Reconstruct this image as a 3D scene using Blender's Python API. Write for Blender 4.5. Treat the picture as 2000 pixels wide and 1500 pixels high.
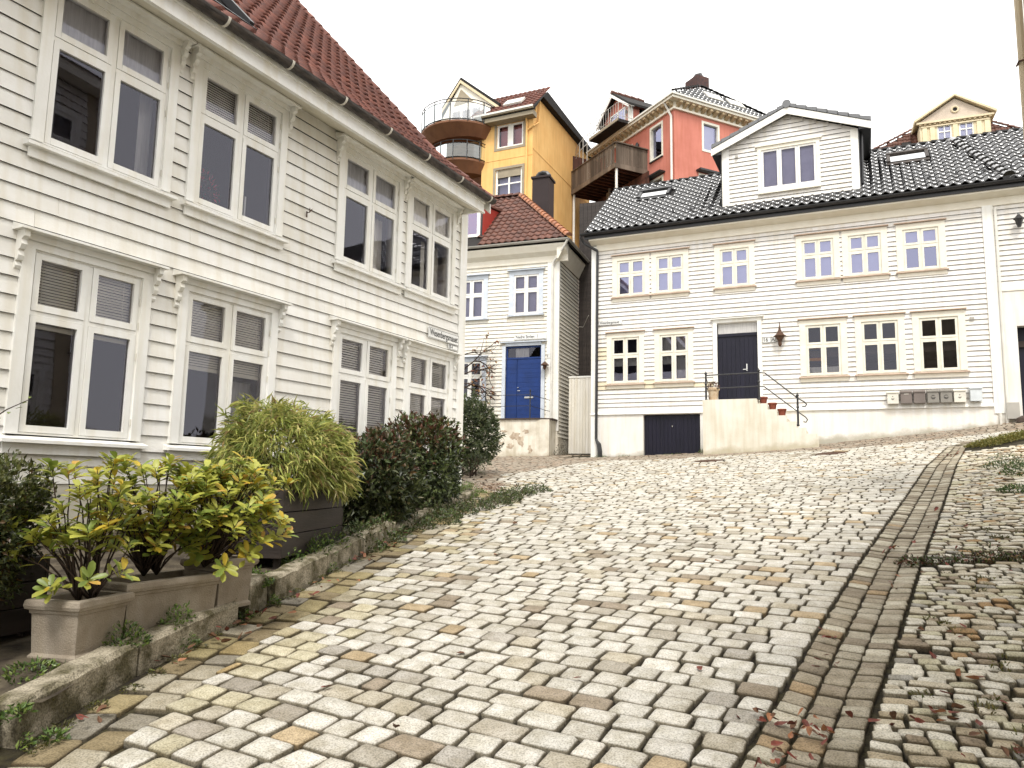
import bpy, math, random
import numpy as np
from mathutils import Vector, Matrix
for o in list(bpy.data.objects): bpy.data.objects.remove(o)
SC = bpy.context.scene
COL = SC.collection
R = math.radians
random.seed(7); RG = np.random.default_rng(7)

# ---------------------------------------------------------------- camera
EYE = 1.55
cam = bpy.data.cameras.new('camera'); cam.sensor_width = 36; cam.lens = 1483/2000*36
cam.clip_start = .05; cam.clip_end = 900
camo = bpy.data.objects.new('camera', cam); COL.objects.link(camo)
camo.matrix_world = Matrix.Translation((0, 0, EYE)) @ Matrix.Rotation(R(90+7.34), 4, 'X') @ Matrix.Rotation(R(1.03), 4, 'Z')
SC.camera = camo

# ---------------------------------------------------------------- sky and sun (thin bright overcast)
SUN_EL, SUN_AZ = 57, 184          # azimuth from +Y toward +X
w = bpy.data.worlds.new('World'); SC.world = w; w.use_nodes = True
nt = w.node_tree; nt.nodes.clear()
out = nt.nodes.new('ShaderNodeOutputWorld'); bg = nt.nodes.new('ShaderNodeBackground')
sky = nt.nodes.new('ShaderNodeTexSky'); sky.sky_type = 'NISHITA'; sky.sun_disc = False
sky.sun_elevation = R(SUN_EL); sky.sun_rotation = R(SUN_AZ)
bg.inputs['Strength'].default_value = .1
nz = nt.nodes.new('ShaderNodeTexNoise'); nz.inputs['Scale'].default_value = 1.6; nz.inputs['Detail'].default_value = 4
cr = nt.nodes.new('ShaderNodeValToRGB'); cr.color_ramp.elements[0].position = .3; cr.color_ramp.elements[1].position = .75
cr.color_ramp.elements[0].color = (10.3, 10.1, 9.75, 1); cr.color_ramp.elements[1].color = (11.7, 11.5, 11.1, 1)
mx = nt.nodes.new('ShaderNodeMixRGB'); mx.inputs[0].default_value = .93      # cloud deck over the clear sky
tc = nt.nodes.new('ShaderNodeTexCoord')
nt.links.new(tc.outputs['Generated'], nz.inputs['Vector']); nt.links.new(nz.outputs[0], cr.inputs[0])
nt.links.new(sky.outputs[0], mx.inputs[1]); nt.links.new(cr.outputs[0], mx.inputs[2])
nt.links.new(mx.outputs[0], bg.inputs[0]); nt.links.new(bg.outputs[0], out.inputs[0])
sl = bpy.data.lights.new('sun', 'SUN'); sl.energy = 1.5; sl.angle = R(14); sl.color = (1, .96, .9)
so = bpy.data.objects.new('sun', sl); COL.objects.link(so)
sd = Vector((math.sin(R(SUN_AZ))*math.cos(R(SUN_EL)), math.cos(R(SUN_AZ))*math.cos(R(SUN_EL)), math.sin(R(SUN_EL))))
so.rotation_euler = sd.to_track_quat('Z', 'Y').to_euler()
so.location = (0, -5, 30)
SC.view_settings.view_transform = 'Standard'; SC.view_settings.look = 'None'
SC.view_settings.exposure = 1.0; SC.view_settings.gamma = 1; SC.view_settings.use_curve_mapping = False
SC.render.resolution_x = 1024; SC.render.resolution_y = 768

# ---------------------------------------------------------------- materials
def mat(name, c1, c2=None, scale=3., rough=.7, bump=0., bscale=None, rnd=0., spec=.35, speck=0., speckscale=160., attr=False, metal=0., stretch=None, detail=5., coat=0., soft=.0, contrast=(.35, .65), streak=0.):
    m = bpy.data.materials.new(name); m.use_nodes = True; n = m.node_tree; L = n.links
    b = n.nodes['Principled BSDF']
    b.inputs['Roughness'].default_value = rough; b.inputs['Specular IOR Level'].default_value = spec; b.inputs['Metallic'].default_value = metal
    if coat: b.inputs['Coat Weight'].default_value = coat; b.inputs['Coat Roughness'].default_value = .06; b.inputs['Coat IOR'].default_value = 1.95
    if c2 is None: c2 = tuple(x*.86 for x in c1)
    geo = n.nodes.new('ShaderNodeNewGeometry'); mp = n.nodes.new('ShaderNodeMapping')
    L.new(geo.outputs['Position'], mp.inputs[0])
    if stretch: mp.inputs['Scale'].default_value = stretch
    t = n.nodes.new('ShaderNodeTexNoise'); t.inputs['Scale'].default_value = scale; t.inputs['Detail'].default_value = detail
    L.new(mp.outputs[0], t.inputs['Vector'])
    r = n.nodes.new('ShaderNodeValToRGB'); r.color_ramp.elements[0].position = contrast[0]; r.color_ramp.elements[1].position = contrast[1]
    r.color_ramp.elements[0].color = (*c2, 1); r.color_ramp.elements[1].color = (*c1, 1)
    L.new(t.outputs[0], r.inputs[0]); cur = r.outputs[0]
    def mul(a, bsock, fac=1.):
        x = n.nodes.new('ShaderNodeMixRGB'); x.blend_type = 'MULTIPLY'; x.inputs[0].default_value = fac
        L.new(a, x.inputs[1]); L.new(bsock, x.inputs[2]); return x.outputs[0]
    if attr:
        a = n.nodes.new('ShaderNodeAttribute'); a.attribute_name = 'col'; cur = mul(cur, a.outputs['Color'])
    if speck:
        t2 = n.nodes.new('ShaderNodeTexNoise'); t2.inputs['Scale'].default_value = speckscale; t2.inputs['Detail'].default_value = 2
        L.new(geo.outputs['Position'], t2.inputs['Vector'])
        r2 = n.nodes.new('ShaderNodeValToRGB'); r2.color_ramp.elements[0].position = .36; r2.color_ramp.elements[1].position = .56
        v = 1-speck; r2.color_ramp.elements[0].color = (v, v, v*.97, 1); r2.color_ramp.elements[1].color = (1, 1, 1, 1)
        L.new(t2.outputs[0], r2.inputs[0]); cur = mul(cur, r2.outputs[0])
    if streak:
        mp3 = n.nodes.new('ShaderNodeMapping'); mp3.inputs['Scale'].default_value = (5, 5, .45); L.new(geo.outputs['Position'], mp3.inputs[0])
        t3 = n.nodes.new('ShaderNodeTexNoise'); t3.inputs['Scale'].default_value = 1.6; t3.inputs['Detail'].default_value = 7; L.new(mp3.outputs[0], t3.inputs['Vector'])
        r3 = n.nodes.new('ShaderNodeValToRGB'); r3.color_ramp.elements[0].position = .3; r3.color_ramp.elements[1].position = .55
        v = 1-streak; r3.color_ramp.elements[0].color = (v, v*.97, v*.9, 1); r3.color_ramp.elements[1].color = (1, 1, 1, 1)
        L.new(t3.outputs[0], r3.inputs[0]); cur = mul(cur, r3.outputs[0])
    if rnd:
        oi = n.nodes.new('ShaderNodeObjectInfo'); r4 = n.nodes.new('ShaderNodeValToRGB')
        v = 1-rnd; r4.color_ramp.elements[0].color = (v, v*.99, v*.96, 1); r4.color_ramp.elements[1].color = (1, 1, 1, 1)
        L.new(oi.outputs['Random'], r4.inputs[0]); cur = mul(cur, r4.outputs[0])
    L.new(cur, b.inputs['Base Color'])
    if bump:
        tb = n.nodes.new('ShaderNodeTexNoise'); tb.inputs['Scale'].default_value = bscale or scale*8; tb.inputs['Detail'].default_value = 6
        L.new(mp.outputs[0], tb.inputs['Vector'])
        bp = n.nodes.new('ShaderNodeBump'); bp.inputs['Strength'].default_value = bump; bp.inputs['Distance'].default_value = .01
        L.new(tb.outputs[0], bp.inputs['Height']); L.new(bp.outputs[0], b.inputs['Normal'])
    if soft:
        b.inputs['Subsurface Weight'].default_value = 0
        tr = n.nodes.new('ShaderNodeBsdfTranslucent'); L.new(cur, tr.inputs[0]); ms = n.nodes.new('ShaderNodeMixShader')
        ms.inputs[0].default_value = soft; o = n.nodes['Material Output']
        L.new(b.outputs[0], ms.inputs[1]); L.new(tr.outputs[0], ms.inputs[2]); L.new(ms.outputs[0], o.inputs[0])
    return m
def stain(m, zc, h, col, amt=.75, scale=2.2):
    n = m.node_tree; L = n.links; b = n.nodes['Principled BSDF']; src = b.inputs['Base Color'].links[0].from_socket
    t = n.nodes.new('ShaderNodeTexNoise'); t.inputs['Scale'].default_value = scale; t.inputs['Detail'].default_value = 8; t.inputs['Roughness'].default_value = .7
    g = [q for q in n.nodes if q.type == 'NEW_GEOMETRY'][0]; L.new(g.outputs['Position'], t.inputs['Vector'])
    sx = n.nodes.new('ShaderNodeSeparateXYZ'); L.new(g.outputs['Position'], sx.inputs[0])
    # height above the sloping street: z - (a + b*x + c*y)
    a = n.nodes.new('ShaderNodeMath'); a.operation = 'MULTIPLY_ADD'; L.new(sx.outputs[0], a.inputs[0]); a.inputs[1].default_value = -zc[1]; L.new(sx.outputs[2], a.inputs[2])
    c = n.nodes.new('ShaderNodeMath'); c.operation = 'SUBTRACT'; L.new(a.outputs[0], c.inputs[0]); c.inputs[1].default_value = zc[0]
    d = n.nodes.new('ShaderNodeMath'); d.operation = 'MULTIPLY_ADD'; L.new(t.outputs[0], d.inputs[0]); d.inputs[1].default_value = -h*2.2; L.new(c.outputs[0], d.inputs[2])
    mr = n.nodes.new('ShaderNodeMapRange'); L.new(d.outputs[0], mr.inputs[0]); mr.inputs[1].default_value = -h*1.3; mr.inputs[2].default_value = -h*.6; mr.inputs[3].default_value = amt; mr.inputs[4].default_value = 0
    mx = n.nodes.new('ShaderNodeMixRGB'); L.new(mr.outputs[0], mx.inputs[0]); L.new(src, mx.inputs[1]); mx.inputs[2].default_value = (*col, 1); L.new(mx.outputs[0], b.inputs['Base Color'])
def glassmat(name, refl=.2, tint=(.86, .86, 1.)):
    m = bpy.data.materials.new(name); m.use_nodes = True; n = m.node_tree; L = n.links; n.nodes.remove(n.nodes['Principled BSDF'])
    g = n.nodes.new('ShaderNodeBsdfGlossy'); g.inputs['Roughness'].default_value = .015; g.inputs[0].default_value = (*tint, 1)
    t = n.nodes.new('ShaderNodeBsdfTransparent'); t.inputs[0].default_value = (.93, .93, .94, 1)
    f = n.nodes.new('ShaderNodeFresnel'); f.inputs[0].default_value = 1.5
    a = n.nodes.new('ShaderNodeMath'); a.operation = 'ADD'; a.inputs[1].default_value = refl; a.use_clamp = True
    # gentle waviness of old panes
    geo = n.nodes.new('ShaderNodeNewGeometry'); tn = n.nodes.new('ShaderNodeTexNoise'); tn.inputs['Scale'].default_value = 1.3; tn.inputs['Detail'].default_value = 0
    L.new(geo.outputs['Position'], tn.inputs['Vector']); bp = n.nodes.new('ShaderNodeBump'); bp.inputs['Strength'].default_value = .25; bp.inputs['Distance'].default_value = .02
    L.new(tn.outputs[0], bp.inputs['Height']); L.new(bp.outputs[0], g.inputs['Normal'])
    ms = n.nodes.new('ShaderNodeMixShader'); L.new(f.outputs[0], a.inputs[0]); L.new(a.outputs[0], ms.inputs[0])
    L.new(t.outputs[0], ms.inputs[1]); L.new(g.outputs[0], ms.inputs[2]); L.new(ms.outputs[0], n.nodes['Material Output'].inputs[0])
    return m
W_L = mat('white_clapboard_paint', (.84, .83, .80), (.79, .775, .735), scale=2.2, rough=.55, bump=.25, bscale=30, rnd=.09, stretch=(1, 1, 3), streak=.10)
W_T = mat('white_trim_paint', (.85, .845, .815), (.80, .79, .75), scale=4, rough=.5, bump=.15, bscale=40, streak=.08)
W_R = mat('offwhite_clapboard_paint', (.81, .79, .765), (.76, .735, .71), scale=1.5, rough=.55, bump=.2, bscale=30, rnd=.08, stretch=(1, 1, 3), streak=.08)
W_RP = mat('primed_board_paint', (.72, .64, .47), rough=.6, scale=3)
W_C = mat('cream_casing_paint', (.80, .76, .66), (.75, .70, .59), scale=4, rough=.5, bump=.12, bscale=40)
W_PK = mat('pinkish_drip_board', (.62, .48, .38), (.5, .38, .3), rough=.6, scale=5)
W_S = mat('cream_sash_paint', (.80, .77, .66), rough=.45, scale=5)
W_M = mat('warm_white_clapboard_paint', (.82, .79, .72), (.77, .735, .66), scale=1.5, rough=.6, bump=.2, bscale=30, rnd=.08, streak=.07)
W_B = mat('pale_blue_casing_paint', (.62, .67, .74), (.54, .59, .66), rough=.5, scale=5)
BOARD_SHADE = mat('painted_board_shadow', (.05, .042, .034), (.025, .02, .016), scale=6, rough=.9)  # shadow line under each clapboard, painted as a near-black underside
PLAST = mat('white_plaster', (.80, .785, .755), (.74, .715, .67), scale=1.6, rough=.85, bump=.4, bscale=25, streak=.06)
PLAST2 = mat('weathered_white_plaster', (.76, .72, .63), (.58, .53, .43), scale=2.5, rough=.9, bump=.6, bscale=18, contrast=(.3, .55), streak=.16)
STAIRM = mat('cream_stair_plaster', (.72, .69, .61), (.64, .60, .50), scale=2, rough=.85, bump=.3, bscale=30, streak=.13)
PATCH = mat('bare_render_patch', (.58, .49, .38), (.34, .26, .19), scale=8, rough=.95)
SOFF = mat('soffit_paint', (.70, .66, .54), rough=.6, scale=3)
BLACK = mat('black_metal', (.02, .02, .022), rough=.4, scale=5, spec=.5)
GUT = mat('aged_gutter_metal', (.075, .06, .05), (.02, .016, .014), scale=6, rough=.6, bump=.3, bscale=40, stretch=(1, 1, 6))
BRKT = mat('gutter_bracket_paint', (.62, .58, .5), rough=.6)
GUTL = mat('grey_zinc', (.42, .40, .36), rough=.45, spec=.5)
PIPEW = mat('white_downpipe_paint', (.74, .72, .66), rough=.45)
MATTE = mat('matt_black_tile', (.02, .019, .019), rough=.7, spec=.2)
TILE_R = mat('red_clay_tile', (.17, .055, .034), (.10, .034, .025), scale=5, rough=.6, bump=.3, bscale=40, rnd=.28, spec=.3)
TILE_M = mat('brown_red_clay_tile', (.17, .068, .045), (.10, .045, .034), scale=3, rough=.6, bump=.2, bscale=40, rnd=.3)
TILE_O = mat('orange_ridge_tile', (.42, .17, .08), (.22, .1, .06), scale=4, rough=.6)
TILE_B = mat('black_glazed_tile', (.018, .018, .02), (.012, .012, .013), scale=3, rough=.10, spec=.6, coat=1.)
DARK = mat('dark_underlay', (.02, .018, .017), rough=.9)
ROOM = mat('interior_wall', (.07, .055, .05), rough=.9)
CURT = mat('net_curtain', (.75, .74, .72), (.62, .61, .6), scale=8, rough=.9, soft=.3, stretch=(6, 6, .4))
CURTG = mat('lilac_roller_blind', (.36, .35, .50), (.31, .30, .44), scale=3, rough=.9)
BLIND = mat('venetian_slat', (.82, .78, .68), rough=.5)
GLASS = glassmat('window_glass', .02)
GLASSR = glassmat('coated_window_glass', .24, (.68, .70, 1.))
GLASSB = glassmat('balcony_glass', .12, (.8, .86, .86))
NAVY = mat('navy_plank_paint', (.008, .0075, .020), (.005, .005, .014), scale=4, rough=.45, bump=.2, bscale=40, stretch=(1, 1, .2))
BLUE = mat('royal_blue_door_paint', (.008, .036, .17), (.006, .028, .13), scale=3, rough=.4, bump=.1)
BRASS = mat('door_metal', (.7, .69, .66), rough=.25, metal=.9)
YEL = mat('yellow_render', (.80, .50, .19), (.75, .44, .155), scale=1.2, rough=.85, bump=.2, bscale=15, streak=.12)
YTR = mat('taupe_window_surround', (.33, .28, .2), rough=.7)
RED = mat('coral_red_render', (.55, .20, .15), (.48, .165, .12), scale=1.1, rough=.85, bump=.25, bscale=15, streak=.1)
CREAM = mat('cream_render', (.70, .60, .42), (.62, .52, .35), scale=1.5, rough=.8)
TAN = mat('tan_cornice_stone', (.55, .44, .28), (.4, .3, .18), scale=3, rough=.8)
BRN = mat('brown_balcony_soffit', (.20, .09, .045), (.15, .065, .033), scale=1.5, rough=.7)
WOODD = mat('grey_weathered_wood', (.22, .17, .13), (.10, .075, .055), scale=2, rough=.85, stretch=(1, 1, .15), rnd=.35, bump=.3)
WOODB = mat('dark_red_brown_cladding', (.12, .045, .028), (.06, .025, .018), scale=3, rough=.8, rnd=.3, stretch=(1, 1, .2))
BOXW = mat('black_brown_planter_wood', (.042, .032, .027), (.026, .02, .017), scale=4, rough=.6, bump=.3, bscale=30, stretch=(.4, .4, 3))
CONC = mat('taupe_cast_stone', (.36, .31, .25), (.27, .225, .175), scale=7, rough=.85, bump=.5, bscale=120, speck=.12, speckscale=220, streak=.12)
SOIL = mat('dark_potting_soil', (.045, .03, .02), (.015, .01, .008), scale=30, rough=.95, bump=1., bscale=90)
GRAN = mat('granite_sett', (1, 1, 1), (.74, .72, .66), scale=11, rough=.75, bump=.8, bscale=60, attr=True, speck=.42, speckscale=120, spec=.35)
KERB = mat('mossy_granite_kerb', (.42, .37, .28), (.11, .095, .05), scale=7, rough=.9, bump=1., bscale=45, speck=.5, speckscale=110, contrast=(.38, .62))
JOINT = mat('joint_soil_and_moss', (.045, .038, .016), (.014, .010, .006), scale=14, rough=.95, bump=1., bscale=60)
BED = mat('bed_soil_and_stone', (.11, .09, .06), (.03, .022, .015), scale=7, rough=.95, bump=1., bscale=40)
HILL = mat('hill_ground', (.08, .08, .05), rough=.95)
LEAFM = mat('leaf_surface', (1, 1, 1), (.8, .8, .8), scale=20, rough=.38, attr=True, spec=.45, soft=.22)
LEAFY = [mat('yellow_green_leaf', (.52, .52, .10), (.40, .43, .075), scale=18, rough=.4, spec=.45, soft=.3, rnd=.25),
         mat('mid_green_leaf', (.30, .38, .08), (.20, .28, .05), scale=18, rough=.4, spec=.45, soft=.25, rnd=.3),
         mat('golden_yellow_leaf', (.62, .44, .05), (.46, .36, .04), scale=18, rough=.45, spec=.4, soft=.3, rnd=.2),
         mat('tan_blotched_leaf', (.55, .30, .09), (.40, .30, .05), scale=40, rough=.5, spec=.3, soft=.2)]
BARK = mat('dark_stem_bark', (.06, .038, .025), (.03, .02, .015), scale=20, rough=.85)
TERRA = mat('terracotta', (.22, .06, .035), rough=.8, scale=5)
POTW = mat('weathered_cream_pot', (.55, .45, .32), (.38, .26, .16), scale=9, rough=.85)
SIGNW = mat('enamel_sign_white', (.80, .80, .78), rough=.3, scale=2)
INK = mat('black_sign_ink', (.015, .015, .015), rough=.4)
MB_W = mat('white_mailbox_enamel', (.72, .69, .61), rough=.4, scale=5)
MB_G = mat('grey_mailbox_enamel', (.25, .235, .21), rough=.4, scale=5)
MB_B = mat('brown_mailbox_enamel', (.19, .16, .145), rough=.4, scale=5)
MB_L = mat('pale_blue_mailbox_enamel', (.62, .66, .68), rough=.4, scale=5)
RUST = mat('rusty_iron', (.12, .06, .035), (.05, .03, .02), scale=20, rough=.8)
DRYL = [mat('red_fallen_leaf', (.20, .045, .028), (.10, .03, .02), scale=30, rough=.6), mat('brown_fallen_leaf', (.15, .07, .035), (.08, .04, .02), scale=30, rough=.7),
        mat('orange_fallen_leaf', (.36, .16, .075), (.24, .10, .05), scale=30, rough=.6)]
GRASS = mat('grass_and_moss_blades', (1, 1, 1), (.7, .7, .7), scale=10, rough=.7, attr=True, soft=.2)
LAMPY = mat('warm_shelf_light', (.9, .35, .03), rough=.7)
TANW = mat('tan_wall_paint', (.52, .44, .32), (.45, .38, .27), scale=2, rough=.7, rnd=.05)
ROCK = mat('dark_rock', (.07, .05, .04), rough=.9, scale=6, bump=.6)

stain(PLAST, (2.08, .09), .22, (.36, .33, .24)); stain(STAIRM, (1.95, .09), .22, (.42, .37, .25)); stain(PLAST2, (2.42, 0), .35, (.38, .32, .22))
# ---------------------------------------------------------------- builders
def link(o, parent=None):
    COL.objects.link(o)
    if parent is not None: o.parent = parent
    return o
def mesh(name, v, f, mats, parent=None, smooth=False, col=None, kind=None, mi=None):
    me = bpy.data.meshes.new(name); me.from_pydata([tuple(p) for p in v] if not isinstance(v, np.ndarray) else v.tolist(), [], f if isinstance(f, list) else f.tolist())
    for m in (mats if isinstance(mats, (list, tuple)) else [mats]): me.materials.append(m)
    if smooth: me.polygons.foreach_set('use_smooth', [True]*len(me.polygons))
    if mi is not None: me.polygons.foreach_set('material_index', mi)
    if col is not None:
        a = me.attributes.new('col', 'FLOAT_COLOR', 'POINT'); c = np.ones((len(v), 4), np.float32); c[:, :3] = col; a.data.foreach_set('color', c.ravel())
    me.update(); o = bpy.data.objects.new(name, me); link(o, parent)
    if kind: o['kind'] = kind
    return o
class MB:
    def __init__(s): s.v = []; s.f = []; s.mi = []; s.m = 0
    def add(s, v, f):
        k = len(s.v); s.v += [tuple(p) for p in v]; s.f += [tuple(i+k for i in q) for q in f]; s.mi += [s.m]*len(f); return s
    def box(s, x0, x1, y0, y1, z0, z1):
        v = [(x, y, z) for z in (z0, z1) for y in (y0, y1) for x in (x0, x1)]
        return s.add(v, [(0, 2, 3, 1), (4, 5, 7, 6), (0, 1, 5, 4), (2, 6, 7, 3), (0, 4, 6, 2), (1, 3, 7, 5)])
    def prism(s, poly, a0, a1, axis='y'):
        n = len(poly)
        def P(p, a): return (p[0], a, p[1]) if axis == 'y' else ((a, p[0], p[1]) if axis == 'x' else (p[0], p[1], a))
        v = [P(p, a0) for p in poly]+[P(p, a1) for p in poly]
        return s.add(v, [tuple(range(n)), tuple(range(2*n-1, n-1, -1))]+[(i, i+n, (i+1) % n+n, (i+1) % n) for i in range(n)])
    def tube(s, pts, r, n=8, cap=True):
        pts = [Vector(p) for p in pts]; rs = r if isinstance(r, (list, tuple)) else [r]*len(pts); v = []; f = []
        prev = None
        for i, p in enumerate(pts):
            d = (pts[min(i+1, len(pts)-1)]-pts[max(i-1, 0)]).normalized()
            a = (prev - d*prev.dot(d)) if prev is not None else (Vector((0, 0, 1)) if abs(d.z) < .9 else Vector((1, 0, 0))).cross(d)
            if a.length < 1e-5: a = d.orthogonal()
            a.normalize(); prev = a; b = d.cross(a)
            v += [p+(a*math.cos(t)+b*math.sin(t))*rs[i] for t in [2*math.pi*j/n for j in range(n)]]
        for i in range(len(pts)-1):
            for j in range(n): f.append((i*n+j, i*n+(j+1) % n, (i+1)*n+(j+1) % n, (i+1)*n+j))
        if cap: f += [tuple(range(n-1, -1, -1)), tuple(range((len(pts)-1)*n, len(pts)*n))]
        return s.add(v, f)
    def lathe(s, prof, n=12, c=(0, 0, 0)):
        v = [(c[0]+r*math.cos(2*math.pi*j/n), c[1]+r*math.sin(2*math.pi*j/n), c[2]+z) for r, z in prof for j in range(n)]; f = []
        for i in range(len(prof)-1):
            for j in range(n): f.append((i*n+j, i*n+(j+1) % n, (i+1)*n+(j+1) % n, (i+1)*n+j))
        f += [tuple(range(n-1, -1, -1)), tuple(range((len(prof)-1)*n, len(prof)*n))]
        return s.add(v, f)
    def obj(s, name, mats, parent=None, smooth=False, kind=None, label=None):
        o = mesh(name, s.v, s.f, mats, parent, smooth, kind=kind, mi=s.mi)
        if label: o['label'] = label
        return o
def B(*a): return MB().box(*a)
def tag(o, label, cat, group=None):
    o['label'] = label; o['category'] = cat
    if group: o['group'] = group
    return o
def thing(name, label, cat, loc=(0, 0, 0), rotz=0., group=None):
    o = bpy.data.objects.new(name, None); o.empty_display_size = .2; link(o); o.location = loc; o.rotation_euler = (0, 0, rotz)
    return tag(o, label, cat, group)
def bevel_box(x0, x1, y0, y1, z0, z1, c=.01):
    m = MB(); xs = (x0, x0+c, x1-c, x1)
    poly = [(x0+c, y0), (x1-c, y0), (x1, y0+c), (x1, y1-c), (x1-c, y1), (x0+c, y1), (x0, y1-c), (x0, y0+c)]
    inn = [(x0+2*c, y0+c), (x1-2*c, y0+c), (x1-c, y0+2*c), (x1-c, y1-2*c), (x1-2*c, y1-c), (x0+2*c, y1-c), (x0+c, y1-2*c), (x0+c, y0+2*c)]
    v = [(*p, z0) for p in poly]+[(*p, z1-c) for p in poly]+[(*p, z1) for p in inn]
    f = [(i, (i+1) % 8, (i+1) % 8+8, i+8) for i in range(8)]+[(i+8, (i+1) % 8+8, (i+1) % 8+16, i+16) for i in range(8)]+[tuple(range(16, 24)), tuple(range(7, -1, -1))]
    return m.add(v, f)
def text_obj(body, size, matl, parent, loc, sx=1., depth=.002, name='lettering'):
    cu = bpy.data.curves.new('lettering', 'FONT'); cu.body = body; cu.size = size; cu.extrude = depth; cu.align_x = 'LEFT'; cu.align_y = 'CENTER'; cu.offset = size*.012
    t = bpy.data.objects.new('tmp', cu); COL.objects.link(t); dg = bpy.context.evaluated_depsgraph_get()
    me = bpy.data.meshes.new_from_object(t.evaluated_get(dg)); bpy.data.objects.remove(t)
    me.materials.clear(); me.materials.append(matl)
    o = bpy.data.objects.new(name, me); link(o, parent); o.location = loc; o.rotation_euler = (math.pi/2, 0, 0); o.scale = (sx, 1, 1); return o

# ---------------------------------------------------------------- ground heights and street coordinates
GC = (0.1234447, 0.01915186, 0.0067085, 0.0003088, -0.00117078)
def gz(x, y):
    x = np.clip(x, -9, 14.); y = np.clip(y, -6, 27.)
    return GC[0]*y+GC[1]*x+GC[2]*x*x+GC[3]*x*y+GC[4]*y*y
TH = R(28.1); ST, CT = math.sin(TH), math.cos(TH)
def st2w(s, t): return s*ST+t*CT, s*CT-t*ST
def w2st(x, y): return x*ST+y*CT, x*CT-y*ST
class Fr:      # a house frame: local x along the street face, local y into the house
    def __init__(s, o, th): s.o = o; s.th = R(th); s.u = (math.sin(s.th), math.cos(s.th)); s.n = (-s.u[1], s.u[0]); s.rot = math.pi/2-s.th
    def w(s, x, y, z=0): return (s.o[0]+s.u[0]*x+s.n[0]*y, s.o[1]+s.u[1]*x+s.n[1]*y, z)
    def l(s, X, Y): dx = X-s.o[0]; dy = Y-s.o[1]; return dx*s.u[0]+dy*s.u[1], dx*s.n[0]+dy*s.n[1]
FL = Fr((-7*CT, 7*ST), 28.1)
FR = Fr((2.611, 23.2), 115.)
FM = Fr((1.581, 26.), 110.)
FY = Fr((.813, 36.), 115.)
FD = Fr((7.884, 36.), 153.6)
FC = Fr((25.585, 42.), 112.)
FO = Fr((1.3*CT, -1.3*ST), 208.1)

# ---------------------------------------------------------------- facade builders
def subtract(a, b, cuts):
    segs = [(a, b)]
    for c, d in cuts:
        ns = []
        for p, q in segs:
            if d <= p or c >= q: ns.append((p, q)); continue
            if c > p: ns.append((p, c))
            if d < q: ns.append((d, q))
        segs = ns
    return [(p, q) for p, q in segs if q-p > .02]
def wall_mb(m, x0, x1, z0, z1, ops, y0=0., y1=.22):
    xs = sorted({x0, x1}|{min(max(v, x0), x1) for o in ops for v in (o[0], o[1])})
    for a, b in zip(xs, xs[1:]):
        mid = (a+b)/2
        for p, q in subtract(z0, z1, [(o[2], o[3]) for o in ops if o[0] < mid < o[1]]): m.box(a, b, y0, y1, p, q)
    return m
def clapboards(root, x0, x1, z0, z1, pitch, ops, matl, side=None, patches=(), thick=.034):
    """one object per board piece; side=(xpos) puts them on the end wall instead (x0,x1 then run along y)"""
    z = z0; k = 0
    while z < z1-.02:
        zt = min(z+pitch, z1); dz = random.uniform(-.003, .003)
        for a, b in subtract(x0, x1, [(o[0], o[1]) for o in ops if o[2] < zt-.03 and o[3] > z+.03]):
            # long runs are butted from shorter boards
            cuts = [a]
            while b-cuts[-1] > 4.6: cuts.append(cuts[-1]+random.uniform(2.2, 4.2))
            if b-cuts[-1] < .5 and len(cuts) > 1: cuts.pop()
            cuts.append(b)
            for p, q in zip(cuts, cuts[1:]):
                t = thick+random.uniform(-.003, .003); w0 = random.uniform(-.002, .002); zz = z+dz+w0
                g = .0012
                v = [(p+g, -t, zz), (q-g, -t, zz+random.uniform(-.002, .002)), (q-g, -.006, zt), (p+g, -.006, zt), (p+g, -.001, zz), (q-g, -.001, zz), (q-g, -.001, zt), (p+g, -.001, zt)]
                f = [(0, 1, 2, 3), (0, 4, 5, 1), (0, 3, 7, 4), (1, 5, 6, 2), (3, 2, 6, 7)]
                if side is not None: v = [(side-y, x, zz2) for x, y, zz2 in v]; f = [tuple(reversed(i)) for i in f] if False else f
                mm = matl
                for px0, px1, pz0, pz1 in patches:
                    if px0 <= (p+q)/2 <= px1 and pz0 <= z+pitch/2 <= pz1: mm = W_RP
                mesh('clapboard', v, f, [mm, BOARD_SHADE], root, mi=[0, 1, 0, 0, 0])
        z = zt; k += 1
def blind(parent, x0, x1, z0, z1, y=.065, pitch=.028):
    m = MB(); z = z1
    while z > z0:
        sag = random.uniform(-.002, .002)
        m.add([(x0, y+.006, z+.013), (x1, y+.006, z+.013+sag), (x1, y-.007, z-.012+sag), (x0, y-.007, z-.012)], [(0, 1, 2, 3)]); z -= pitch
    m.box(x0, x1, y-.014, y+.014, z0-.03, z0)
    for xx in (x0+.12, (x0+x1)/2, x1-.12): m.box(xx-.0015, xx+.0015, y-.016, y-.013, z0, z1)
    m.obj('blind', BLIND, parent, kind='stuff')
def curtain(parent, x0, x1, z0, z1, y=.16, matl=None):
    m = MB(); n = max(6, int((x1-x0)/.03)); v = []
    for i in range(n+1):
        x = x0+(x1-x0)*i/n; yy = y+.012*math.sin(i*1.9)+.006*math.sin(i*.7)
        v += [(x, yy, z0), (x, yy, z1)]
    m.add(v, [(2*i, 2*i+2, 2*i+3, 2*i+1) for i in range(n)]); return m.obj('curtain', matl or CURT, parent, smooth=True)
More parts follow.
